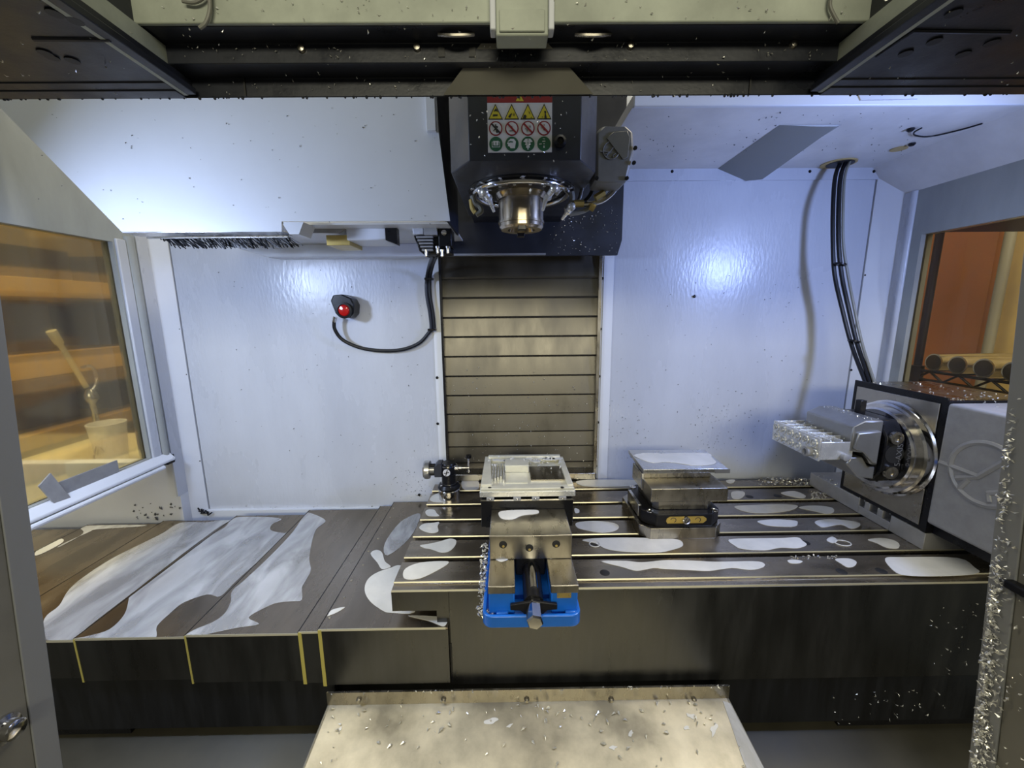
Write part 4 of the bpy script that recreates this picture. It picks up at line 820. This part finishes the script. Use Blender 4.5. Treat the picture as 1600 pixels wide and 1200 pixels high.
# ------------------------------------------------------------------ coolant puddles
def puddle(name, z, pts, label, m='milk', t=0.0007, origin=(0, 0, 1.0), clip=None):
    ox, oy, sc = origin
    P = [on('z', z, ox + a / sc, oy + b / sc) for a, b in pts]
    P = smooth_path(P, 4, True)
    if clip: P = [Vector((min(max(p.x, clip[0]), clip[1]), min(max(p.y, clip[2]), clip[3]), p.z)) for p in P]
    o = MB().prism(P, (0, 0, t)).build(name, M[m], smooth=40)
    return tag(o, label, 'puddle', 'milky coolant puddles')
TA = (880, 720, 2.353); TBo = (400, 600, 4.0); TCo = (0, 780, 2.162)
T = [
 ([(140,370),(230,369),(290,374),(380,366),(480,368),(560,372),(700,370),(738,378),(735,392),(690,402),(620,395),(540,405),(470,403),(370,398),(330,395),(270,405),(220,392)], 'long milky puddle on the front table strip right of the blue vise'),
 ([(1183,360),(1250,355),(1450,358),(1515,395),(1530,410),(1490,420),(1370,425),(1260,422),(1215,405)], 'wide milky puddle at the end of the front table strip below the rotary'),
 ([(1000,362),(1050,360),(1078,372),(1070,388),(1045,392),(1020,378)], 'small bean shaped puddle above two bolt holes on the front strip'),
 ([(825,367),(850,364),(880,370),(865,378),(835,377)], 'tiny faint puddle on the front strip between two larger puddles'),
 ([(70,292),(130,285),(230,283),(330,285),(420,290),(440,312),(400,328),(340,338),(230,335),(160,325),(120,305)], 'long puddle on the second table strip in front of the pallet base'),
 ([(610,290),(700,286),(800,285),(860,282),(880,295),(895,310),(860,322),(800,320),(740,330),(660,325),(630,312)], 'jagged long puddle on the second strip right of the pallet base'),
 ([(1120,290),(1180,285),(1230,300),(1232,322),(1190,320),(1150,302)], 'faint puddle on the second strip beside the riser plate corner'),
 ([(968,292),(985,280),(1000,284),(1008,296),(990,303)], 'little round white puddle beside a ring of coolant'),
 ([(50,228),(110,222),(180,228),(205,242),(190,258),(140,265),(80,255),(50,245)], 'oval puddle on the third strip between vise and pallet base'),
 ([(715,222),(780,216),(850,220),(862,230),(850,242),(790,242),(740,236)], 'flat oval puddle on the third strip right of the pallet base'),
 ([(925,225),(960,216),(1030,218),(1085,228),(1090,240),(1060,250),(1020,235),(960,245),(940,240)], 'curved puddle on the third strip near the riser plate'),
 ([(630,168),(700,163),(800,160),(860,165),(845,180),(790,190),(720,193),(660,185)], 'long pale puddle on the fourth strip right of the dovetail block'),
 ([(865,172),(920,165),(985,172),(995,188),(970,196),(920,185)], 'comma shaped puddle on the fourth strip near the riser plate'),
 ([(620,115),(660,113),(668,125),(650,140),(622,138)], 'small puddle on the fifth strip touching the dovetail block side'),
 ([(800,118),(850,112),(890,128),(880,138),(830,130)], 'thin puddle on the fifth strip left of the chip pile'),
 ([(50,75),(120,70),(270,72),(285,90),(220,95),(100,95),(60,88)], 'long bluish reflection painted on the rear table strip behind the pallet base'),  # a bluish reflection, laid on as a milky sheet
 ([(600,72),(630,70),(625,82),(605,82)], 'tiny oval puddle on the rear strip right of the aluminium plate'),
 ([(42,175),(58,180),(58,190),(44,192)], 'tiny puddle on the fourth strip touching the black jaw block')]
for pts, lb in T: puddle('coolant_puddle', 0.0002, pts, lb, origin=TA)
for pts, lb in [
 ([(1025,1010),(1080,1000),(1150,985),(1210,968),(1250,978),(1245,1010),(1210,1045),(1160,1055),(1100,1035),(1050,1025)], 'drop shaped puddle on the second strip left of the vise'),
 ([(1020,900),(1050,875),(1110,868),(1145,865),(1135,890),(1140,920),(1110,932),(1060,925)], 'ragged puddle on the third strip at the left table end'),
 ([(1058,800),(1080,785),(1115,788),(1130,810),(1145,825),(1100,828),(1070,822)], 'small puddle on the fourth strip at the left table end'),
 ([(1085,725),(1110,695),(1160,680),(1190,690),(1200,735),(1130,740)], 'puddle at the foot of the tool setter base'),
 ([(1290,605),(1380,600),(1390,655),(1300,660)], 'pale puddle between the tool setter and the milled workpiece')]:
    puddle('coolant_puddle', 0.0002, pts, lb, origin=TBo)
puddle('coolant_puddle', 0.0002, [(1362,262),(1370,235),(1420,215),(1505,210),(1512,220),(1470,245),(1420,268),(1380,272)], 'long drop shaped puddle on the front strip left of the vise', origin=TCo)
for k, (pts, z, lb, m) in enumerate([
 ([(1232,310),(1240,275),(1270,250),(1320,232),(1352,224),(1400,250),(1400,330),(1400,382),(1320,384),(1290,375),(1250,345)], SEGZ[0], 'bright round puddle on the way cover tucked below the table corner', 'milk'),
 ([(1252,185),(1270,172),(1290,180),(1300,210),(1320,228),(1290,236),(1275,215)], SEGZ[0], 'finger shaped puddle on the way cover above the round puddle', 'milk'),
 ([(1105,395),(1120,375),(1165,365),(1140,382)], SEGZ[0], 'small wedge shaped puddle on the way cover front', 'milk'),
 ([(1380,394),(1500,400),(1500,430),(1450,412)], SEGZ[0], 'triangular puddle on the way cover below the table overhang', 'milk'),
 ([(1300,150),(1350,80),(1405,50),(1420,60),(1385,130),(1310,190)], SEGZ[0], 'faint painted sheen streak on the way cover segment next to the table', 'film'),  # sheen on the steel, drawn as a pale film sheet
 ([(625,464),(660,440),(720,415),(760,385),(780,345),(785,310),(830,270),(920,185),(990,110),(1030,52),(1050,48),(1100,72),(1070,100),(1055,140),(1045,200),(1050,240),(1030,280),(1020,300),(1020,340),(990,345),(940,350),(900,365),(840,400),(875,422),(800,435),(720,452),(680,462)], SEGZ[2], 'long jagged coolant film on the wide way cover segment beside the narrow one', 'film'),
 ([(245,477),(300,462),(370,440),(420,390),(435,340),(440,320),(520,255),(650,155),(700,128),(760,95),(790,64),(870,60),(950,66),(920,85),(915,105),(960,115),(975,110),(900,185),(800,275),(745,328),(700,322),(620,350),(570,390),(530,430),(520,471),(400,470)], SEGZ[3], 'hook shaped coolant film on the middle way cover segment', 'film'),
 ([(150,490),(150,405),(200,360),(230,310),(280,265),(380,200),(490,145),(550,115),(610,80),(700,78),(780,68),(740,95),(650,160),(520,260),(430,330),(300,430),(235,486)], SEGZ[4], 'broad coolant film on the outer way cover segment', 'film'),
 ([(270,97),(290,90),(470,87),(480,92),(330,102),(300,112),(210,152),(200,162),(280,117)], SEGZ[5], 'thin white lit streak painted along the rear of the brownish way cover segment', 'film'),  # light catching the cover's rear, drawn as a pale film sheet
 ([(118,190),(130,170),(200,135),(215,142),(190,160),(140,185)], SEGZ[5], 'small white streak on the outermost way cover by the left wall', 'milk')]):
    puddle('coolant_film' if m == 'film' else 'coolant_puddle', z + 0.0002, pts, lb, m, origin=TCo, t=0.0006, clip=(lambda q: (segs[q][0] + 0.0025, segs[q][1] - 0.0055 if q else 0, 0.6615 + 0.0012 * q, rear[q] - 0.002))(SEGZ.index(z)))
puddle('coolant_puddle', 0.1124, [(783,799),(783,810),(800,812),(815,806),(838,803),(842,800),(834,797)], 'white puddle on top of the steel vise jaw')
puddle('coolant_puddle', 0.0662, [(772,870),(776,875),(784,878),(795,873),(794,869),(780,868)], 'small white puddle on the left vise rail')
puddle('coolant_puddle', 0.0662, [(855,869),(860,873),(867,871),(865,868)], 'tiny white puddle on the right vise rail')
zz = tpz + 0.0102
puddle('coolant_puddle', zz, [(991,711),(1000,717),(1019,723),(1045,722),(1080,727),(1105,727),(1119,723),(1112,715),(1108,709),(1075,708),(1040,709),(1010,708)], 'large white puddle covering the aluminium plate top')
rg = on('z', 0.0008, 880 + 1028 / 2.353, 720 + 302 / 2.353)
tag(MB().tube([rg + Vector((0.016 * math.cos(t), 0.011 * math.sin(t), 0)) for t in [k * 2 * math.pi / 24 for k in range(24)]], 0.0012, 6, closed=True).build('coolant_ring_mark', M['milk']), 'thin ring of white coolant on the second table strip', 'puddle', 'milky coolant puddles')
rg = on('z', 0.0008, 929, 850)
tag(MB().tube([rg + Vector((0.011 * math.cos(t), 0.011 * math.sin(t), 0)) for t in [k * 2 * math.pi / 24 for k in range(24)]], 0.0014, 6, closed=True).build('coolant_ring_mark', M['milk']), 'white coolant ring around the bolt hole beside the vise', 'puddle', 'milky coolant puddles')
rnd = random.Random(21)
for k, (px, py, r, lb) in enumerate([(768, 1127, .010, 'branching milky splash on the front way cover near the vise'), (1079, 1119, .008, 'slanted white splash near the right rear bolt of the front cover'), (1115, 1140, .010, 'bird shaped white splash at the right edge of the front cover'), (957, 1169, .006, 'single oval white drop in the middle of the front cover'), (986, 1147, .005, 'pair of white drops right of the front cover centre'), (531, 1140, .004, 'white drop near the left edge of the front cover'), (1073, 1138, .005, 'white drop beside the bird shaped splash'), (797, 1134, .005, 'white drop right of the branching splash')]):
    d = ray(px, py)
    t = 1.0
    for _ in range(20): t = (FZ((CAM + d * t).y) - CAM.z) / d.z
    c = CAM + d * t; a0 = rnd.uniform(0, 3); P = []
    for j in range(9):
        a = j * 2 * math.pi / 9; rr = r * rnd.uniform(0.45, 1.25); x = rr * math.cos(a) * 1.3; y = rr * math.sin(a) * 0.6
        q = c + Vector((x * math.cos(a0 * .3) - y * math.sin(a0 * .3), x * math.sin(a0 * .3) + y * math.cos(a0 * .3), 0)); q.z = FZ(q.y) + 0.0004; P.append(q)
    tag(MB().prism(smooth_path(P, 3, True), (0, 0, 0.0007)).build('coolant_drop', M['milk']), lb, 'puddle', 'milky coolant puddles')
st = [Vector((fb.x - 0.014, 0.645, 0)), Vector((fb.x - 0.002, 0.640, 0)), Vector((fb.x + 0.003, 0.45, 0)), Vector((fb.x + 0.004, 0.34, 0)), Vector((fb.x - 0.030, 0.34, 0)), Vector((fb.x - 0.028, 0.55, 0))]
for q in st: q.z = FZ(q.y) + 0.0004
tag(MB().prism(st, (0, 0, 0.0006)).build('coolant_film', M['film']), 'pale coolant run along the right edge of the front way cover', 'puddle', 'milky coolant puddles')

# ------------------------------------------------------------------ swarf
def flakes(name, label, pts, size, seed, m='chip', up=None, kind='stuff', elong=2.2):
    rnd = random.Random(seed); mb = MB()
    for p in pts:
        p = Vector(p); L_ = size * rnd.uniform(0.5, 1.5); W_ = L_ / elong * rnd.uniform(0.5, 1.2)
        n = Vector((rnd.gauss(0, 1), rnd.gauss(0, 1), rnd.gauss(0, 1))).normalized() if up is None else (Vector(up) + Vector((rnd.gauss(0, .35), rnd.gauss(0, .35), rnd.gauss(0, .35)))).normalized()
        a = n.orthogonal().normalized(); a = (Matrix.Rotation(rnd.uniform(0, 6.28), 3, n) @ a); b = n.cross(a)
        q = p + n * 0.0004; c = n * L_ * 0.25
        mb.add([q - a * L_ / 2, q - b * W_ / 2 + c, q + a * L_ / 2, q + b * W_ / 2 + c, q + c * 1.8], [(0, 1, 4), (1, 2, 4), (2, 3, 4), (3, 0, 4), (0, 3, 2, 1)])
    return tag(mb.build(name, M[m], smooth=0), label, 'swarf', None, kind)
rnd = random.Random(3)
X, A, B = DOORLINE; d = (B - A) / (B.z - A.z); P = []
for k in range(2700):
    z = 0.40 - 1.1 * (rnd.random() ** 0.75)
    w_ = 0.006 + 0.014 * min(1, max(0, (0.35 - z) / 0.5)); e = A + d * (z - A.z)
    if z > 0.2 and rnd.random() < 0.6: continue
    P.append((X - 0.004 - rnd.random() * 0.004, e.y - 0.006 - abs(rnd.gauss(0, 1)) * w_ * 0.6, z))
flakes('chip_pile', 'thick crust of bright swarf along the right door edge', P, 0.0058, 5)
P = []
for k in range(320):
    z = rnd.uniform(-0.4, 0.30); e = A + d * (z - A.z); P.append((X - 0.003, e.y - rnd.uniform(0.03, 0.14), z))
flakes('loose_chips', 'loose bright swarf scattered on the right door panel', P, 0.0045, 6, up=(-1, 0, 0))
def scatter(n, poly_fn): return [poly_fn(rnd.random(), rnd.random()) for _ in range(n)]
flakes('loose_chips', 'white swarf heap on the rear table strip left of the riser plate', [on('z', 0.001, 1190 + 86 * a + 8 * rnd.gauss(0, 1), 746 + 12 * b) for a, b in [(rnd.random(), rnd.random()) for _ in range(190)]], 0.007, 7)
flakes('loose_chips', 'white swarf at the riser plate foot on the fifth strip', [on('z', 0.001, 1268 + 22 * rnd.random(), 768 + 12 * rnd.random()) for _ in range(60)], 0.007, 8)
flakes('loose_chips', 'thin white swarf in the front slot right of the pallet base', [on('z', 0.0008, 1235 + 75 * rnd.random(), 868 + 5 * rnd.random()) for _ in range(30)], 0.006, 18)
flakes('loose_chips', 'white frothy swarf hanging beside the left vise body', [(-0.048 + rnd.uniform(-0.008, 0.004), 0.60 + 0.12 * t + rnd.uniform(-.004, .004), 0.004 + 0.052 * t + rnd.uniform(-0.008, 0.006)) for t in [rnd.random() for _ in range(170)]], 0.007, 9)
flakes('loose_chips', 'swarf lying in the corners of the blue vise base', [(rnd.choice([-0.036, 0.103]) + rnd.gauss(0, .004), 0.583 + rnd.random() * 0.012, 0.0145) for _ in range(70)], 0.005, 10)
flakes('loose_chips', 'swarf on the riser plate top beside the rotary', [(XP + rnd.uniform(0.002, 0.012) if y < 0 else XP + rnd.uniform(0.0, 0.02), abs(y), 0.0385) for y in [rnd.uniform(0.77, 1.07) for _ in range(90)]], 0.006, 11)
flakes('loose_chips', 'swarf on top of the rotary table housing', [(RX + rnd.uniform(0.02, 0.17), rnd.uniform(0.60, 0.97), 0.3225) for _ in range(70)], 0.006, 12)
flakes('loose_chips', 'swarf on top of the silver jaw and thin walled part', [(bx0 - rnd.uniform(0.046, 0.08), rnd.uniform(0.81, 0.94), 0.2725) for _ in range(45)] + [(bx1 - rnd.uniform(0.0, 0.07), rnd.uniform(0.81, 0.955), 0.232) for _ in range(60)], 0.004, 13)
flakes('loose_chips', 'star shaped swarf nest hanging at the table apron corner', [on('y', 0.666, 690 + rnd.gauss(0, 5), 988 + rnd.gauss(0, 5)) for _ in range(45)], 0.009, 14, elong=6)
flakes('loose_chips', 'swarf sprinkled over the front way cover', [(x, y, FZ(y) + 0.0006) for x, y in [(rnd.uniform(fa.x + .01, fb.x - .02), rnd.choice([rnd.uniform(0.50, 0.645), rnd.uniform(0.60, 0.645)])) for _ in range(120)]], 0.0085, 15, up=(0, 0, 1))
flakes('loose_chips', 'fine swarf stuck to the underside of the header and wings', [(x, y, 0.7162 if abs(x) > 0.32 else (0.716 if y > 0.449 else 0.7325)) for x, y in [(rnd.uniform(-0.62, 0.62), rnd.uniform(0.33, 0.4495)) for _ in range(150)]], 0.0026, 16, up=(0, 0, -1))
flakes('loose_chips', 'fine swarf stuck to the front faces of the header', [(x, 0.4255, z) for x, z in [(rnd.uniform(-0.30, 0.30), rnd.uniform(0.735, 0.748)) for _ in range(60)]] + [(x, 0.4495, z) for x, z in [(rnd.uniform(-0.30, 0.30), rnd.uniform(0.718, 0.731)) for _ in range(40)]] + [(x, 0.3985, z) for x, z in [(rnd.uniform(-0.30, 0.30), rnd.uniform(0.751, 0.78)) for _ in range(120)]], 0.0022, 17, up=(0, -1, 0))
flakes('loose_chips', 'fine swarf stuck to the dark back plate beside the spindle', [on('y', 1.099, 860 + 105 * rnd.random(), 320 + 76 * rnd.random()) for _ in range(90)], 0.004, 22, up=(0, -1, 0))
flakes('loose_chips', 'fine swarf stuck to the spindle head housing', [on('y', 0.6195, 735 + 165 * rnd.random(), 152 + 100 * rnd.random()) for _ in range(50)] + [(SX + 0.1 * math.cos(t) * r, SY + 0.1 * math.sin(t) * r, 0.7085) for t, r in [(rnd.uniform(math.pi, 2 * math.pi), rnd.uniform(.65, .9)) for _ in range(60)]], 0.0028, 23, up=(0, -1, 0))
flakes('loose_chips', 'small white swarf on the lower half of the column way cover', [on('y', 1.178, 700 + 225 * rnd.random(), 560 + 180 * rnd.random() ** .7) for _ in range(150)], 0.004, 24, up=(0, -1, 0))
flakes('loose_chips', 'bright swarf flecks on the dark table apron and skirt', [on('y', 0.6695, 1440 + 95 * rnd.random(), 940 + 120 * rnd.random()) for _ in range(24)] + [on('y', 0.6715, 1300 + 180 * rnd.random(), 1075 + 55 * rnd.random()) for _ in range(34)], 0.005, 25, up=(0, -1, 0))
flakes('loose_chips', 'thin line of swarf on the front way cover lip', [(rnd.uniform(fa.x, fb.x), 0.6495, zA + 0.027) for _ in range(70)], 0.006, 26, elong=5)
flakes('wall_specks', 'dark swarf specks clinging to the right rear panel', [on('y', YW - 0.0005, 1125 + 28 * rnd.gauss(0, 1), 660 + 30 * rnd.gauss(0, 1)) for _ in range(75)] + [on('y', YW - 0.0005, 980 + 22 * rnd.gauss(0, 1), 655 + 40 * rnd.gauss(0, 1)) for _ in range(60)] + [on('y', YW - 0.0005, 950 + 350 * rnd.random(), 420 + 300 * rnd.random()) for _ in range(90)], 0.0042, 27, m='speck', up=(0, -1, 0), elong=3)
flakes('wall_specks', 'dark swarf specks low on the left rear panel', [on('y', YW - 0.0005, 650 + 18 * rnd.gauss(0, 1), 760 + 18 * rnd.gauss(0, 1)) for _ in range(80)] + [on('y', YW - 0.0005, 340 + 330 * rnd.random(), 420 + 350 * rnd.random()) for _ in range(90)] + [on('y', YW - 0.0005, 350 + 290 * rnd.random(), 790 + 6 * rnd.random()) for _ in range(40)], 0.004, 28, m='speck', up=(0, -1, 0), elong=2.5)
flakes('wall_specks', 'dark chipped paint spots low in the left corner', [on('y', 1.1175, 205 + 80 * rnd.random(), 786 + 26 * rnd.random()) for _ in range(26)], 0.008, 29, m='speck', up=(0, -1, 0), elong=1.4)
flakes('wall_specks', 'dark dots on the white tool changer cover face', [on('y', 0.8495, 60 + 620 * rnd.random(), 160 + 190 * rnd.random()) for _ in range(70)], 0.0030, 30, m='speck', up=(0, -1, 0), elong=2)
flakes('wall_specks', 'dark specks on the right ceiling underside', [on('z', 0.8795, 1000 + 420 * rnd.random(), 175 + 80 * rnd.random()) for _ in range(90)], 0.004, 31, m='speck', up=(0, 0, -1), elong=2)
flakes('loose_chips', 'white swarf and foam lying in the milled workpiece pocket', [(rnd.uniform(-0.05, 0.12), 0.885 + 0.02 * rnd.gauss(0, 1) * 0.7, 0.1645 if rnd.random() < .5 else 0.158) for _ in range(45)], 0.010, 40, m='milk')
bs = MB()
for k in range(7): a_ = on('y', 1.165, 306 + 3 * k, 791 + 1.3 * k); bs.tube([a_, a_ + Vector((rnd.uniform(-.01, .01), -0.004, rnd.uniform(-0.012, 0.004))), a_ + Vector((rnd.uniform(0, .02), -0.006, rnd.uniform(-0.014, 0)))], 0.0022, 5)
tag(bs.build('rubber_scrap', M['rubber']), 'torn black rubber scrap in the left rear corner', 'scrap')
dm = MB()
for k in range(90):
    x = -0.50 + 1.02 * rnd.random(); dm.ball((x, 0.4505, 0.7158), rnd.uniform(0.0007, 0.0016), 8, sz=1.2)
tag(dm.build('water_drops', M['navy']), 'row of hanging droplets along the header lower edge', 'droplets', None, 'stuff')

# ------------------------------------------------------------------ outside the windows
def ob(name, m, label, cat, x, y0, z0, y1, z1, depth=0.05, group=None, bevel=0.002):
    return tag(MB().box(x - depth, x, min(y0, y1), max(y0, y1), min(z0, z1), max(z0, z1)).build(name, M[m], bevel=bevel), label, cat, group)
LX = -2.3
def zl(py, px=110): return on('x', LX, px, py).z
rk = thing('storage_rack', (LX, 1.9, -1.0), 'orange beamed storage rack beyond the left window', 'rack')
for pa_, pb2 in ((438, 466), (548, 583), (664, 686)):
    MB().box(LX - 0.08, LX, 0.8, 3.6, zl(pb2), zl(pa_)).build('beam', M['orange'], rk, bevel=0.004)
for y in (0.9, 3.5): MB().box(LX - 0.09, LX - 0.01, y, y + 0.08, -1.0, 1.6).build('upright', M['darkbin'], rk)
MB().box(LX - 0.6, LX - 0.55, 0.8, 3.6, -1.0, 1.6).build('back_board', M['ochre'], rk)
for pa_, pb2, ys_, lb in ((390, 437, (1.3, 1.9, 2.5), 'top'), (470, 546, (1.2, 1.75, 2.4), 'middle'), (588, 662, (1.3, 1.8, 2.4), 'lower')):
    for j, y in enumerate(ys_):
        ob('storage_bin', ('darkbin', 'brownbin', 'darkbin')[j], 'dull storage bin on the %s level of the rack' % lb, 'bin', LX - 0.10, y, zl(pb2) + 0.003, y + 0.42, zl(pa_), 0.35, 'bins on the %s rack level' % lb)
tbz = -0.088
ct = thing('cream_bench', (-1.35, 1.2, -1.0), 'cream coloured bench top beyond the left window', 'bench')
MB().box(-2.05, -1.425, 0.6, 2.0, tbz - 0.012, tbz).build('bench_top', M['cream'], ct, bevel=0.004)
for x, y in ((-2.0, 0.65), (-2.0, 1.9), (-1.49, 0.65), (-1.49, 1.9)): MB().box(x, x + 0.04, y, y + 0.04, -1.0, tbz - 0.012).build('leg', M['darkbin'], ct)
cpp = on('z', tbz, 178, 722)
pc = thing('paper_cup', (cpp.x, cpp.y, tbz), 'white paper cup on the bench beyond the left window', 'cup')
h = 0.165
MB().lathe((cpp.x, cpp.y, tbz), (0, 0, 1), [(0.046, 0), (0.046, 0.004), (0.060, h), (0.056, h), (0.043, 0.006)], 32).build('cup_wall', M['cup'], pc)
MB().tube([(cpp.x + 0.059 * math.cos(t), cpp.y + 0.059 * math.sin(t), tbz + h) for t in [k * 2 * math.pi / 32 for k in range(32)]], 0.003, 6, closed=True).build('rim', M['cup'], pc)
MB().tube([Vector((cpp.x + 0.055 * math.cos(t), cpp.y + 0.055 * math.sin(t), tbz + z)) for t, z in [(-1.9, .06), (-1.7, .075), (-1.5, .07), (-1.6, .05), (-1.8, .055), (-1.6, .085), (-1.3, .08), (-1.15, .06)]], 0.0012, 5).build('scribble', M['castgrey'], pc)
x_ = cpp.x - 0.10
lp = thing('bent_hose_tool', on('x', x_, 145, 628), 'steel handled tool with a curved hook standing beyond the left window', 'tool')
MB().tube([on('x', x_, *q) for q in [(80, 517), (93, 537)]], [0.016, 0.014], 10).tube([on('x', x_, *q) for q in [(92, 535), (135, 605)]], 0.009, 10).build('handle', M['cream'], lp)
MB().tube(smooth_path([on('x', x_, *q) for q in [(128, 574), (142, 572), (150, 585), (150, 600), (142, 612), (136, 618)]], 5), 0.006, 10).build('hook', M['alu'], lp)
a = on('x', x_, 141, 612); MB().lathe(Vector((a.x, a.y, tbz)), (0, 0, 1), [(0.030, 0), (0.030, 0.012), (0.010, 0.02), (0.010, a.z - tbz - 0.05), (0.022, a.z - tbz - 0.03), (0.022, a.z - tbz - 0.015), (0.012, a.z - tbz + 0.01)], 16).build('stand', M['alu'], lp)

RXo = 1.45
def wr_(px, py, x=RXo): return on('x', x, px, py)
ws = thing('wire_shelf', (RXo, 1.4, -1.0), 'black wire shelf rack beyond the right window', 'shelf')
p0, p1 = wr_(1466, 372), wr_(1432, 590)
yb = (p0.y + p1.y) / 2
MB().cyl((RXo, yb, -1.0), (RXo, yb, 1.3), 0.0115, n=16).build('post', M['rubber'], ws)
zsft, zsfb = wr_(1436, 578).z, wr_(1436, 592).z
MB().cyl((RXo, yb, zsfb - 0.015), (RXo, yb, zsft + 0.015), 0.019, n=16).build('collar', M['rubber'], ws)
for z in (zsft, zsfb): MB().cyl((RXo, yb, z), (RXo, yb - 1.1, z), 0.005, n=8).build('edge_wire', M['rubber'], ws)
zg = []
for k in range(25): zg.append((RXo, yb - 0.045 * k, zsft if k % 2 else zsfb))
MB().tube(zg, 0.0042, 6).build('zigzag_wire', M['rubber'], ws)
for k in range(12): MB().cyl((RXo, yb - 0.03 - k * 0.09, zsft), (RXo + 0.45, yb - 0.03 - k * 0.09, zsft), 0.003, n=6).build('cross_wire', M['rubber'], ws)
for k in range(7):
    y = yb - 0.06 - 0.073 * k
    tag(MB().lathe((RXo - 0.01, y, zsft + 0.034), (1, 0, 0), [(0.026, 0), (0.029, 0.001), (0.029, 0.40), (0.026, 0.401)], 24, 0).lathe((RXo - 0.0105, y, zsft + 0.034), (1, 0, 0), [(0.0245, 0), (0.0245, 0.001)], 20, 1).build('steel_tube', [M['chrome'], M['darkbin']]), 'shiny round tube lying in the row on the wire shelf', 'tube', 'tubes on the wire shelf')
zs2 = wr_(1560, 346).z
MB().box(RXo - 0.01, RXo + 0.45, yb - 1.1, yb, zs2, zs2 + 0.03).build('upper_shelf', M['rubber'], ws)
yb2 = on('x', 2.1, 1566, 450).y
tag(MB().box(2.1, 2.14, yb2 + 0.05, 3.4, -1.0, 1.7).build('brown_board', M['cardboard']), 'large brown board standing behind the wire shelf', 'board')
tag(MB().box(2.16, 2.20, -0.2, 3.6, -1.0, 1.8).build('beige_board', M['beige']), 'beige board beside the brown board behind the wire shelf', 'board')
tag(MB().cyl((2.09, yb2, -1.0), (2.09, yb2, 1.7), 0.018, n=16).build('grey_pipe', M['hose']), 'grey pipe between the brown and beige boards', 'pipe')
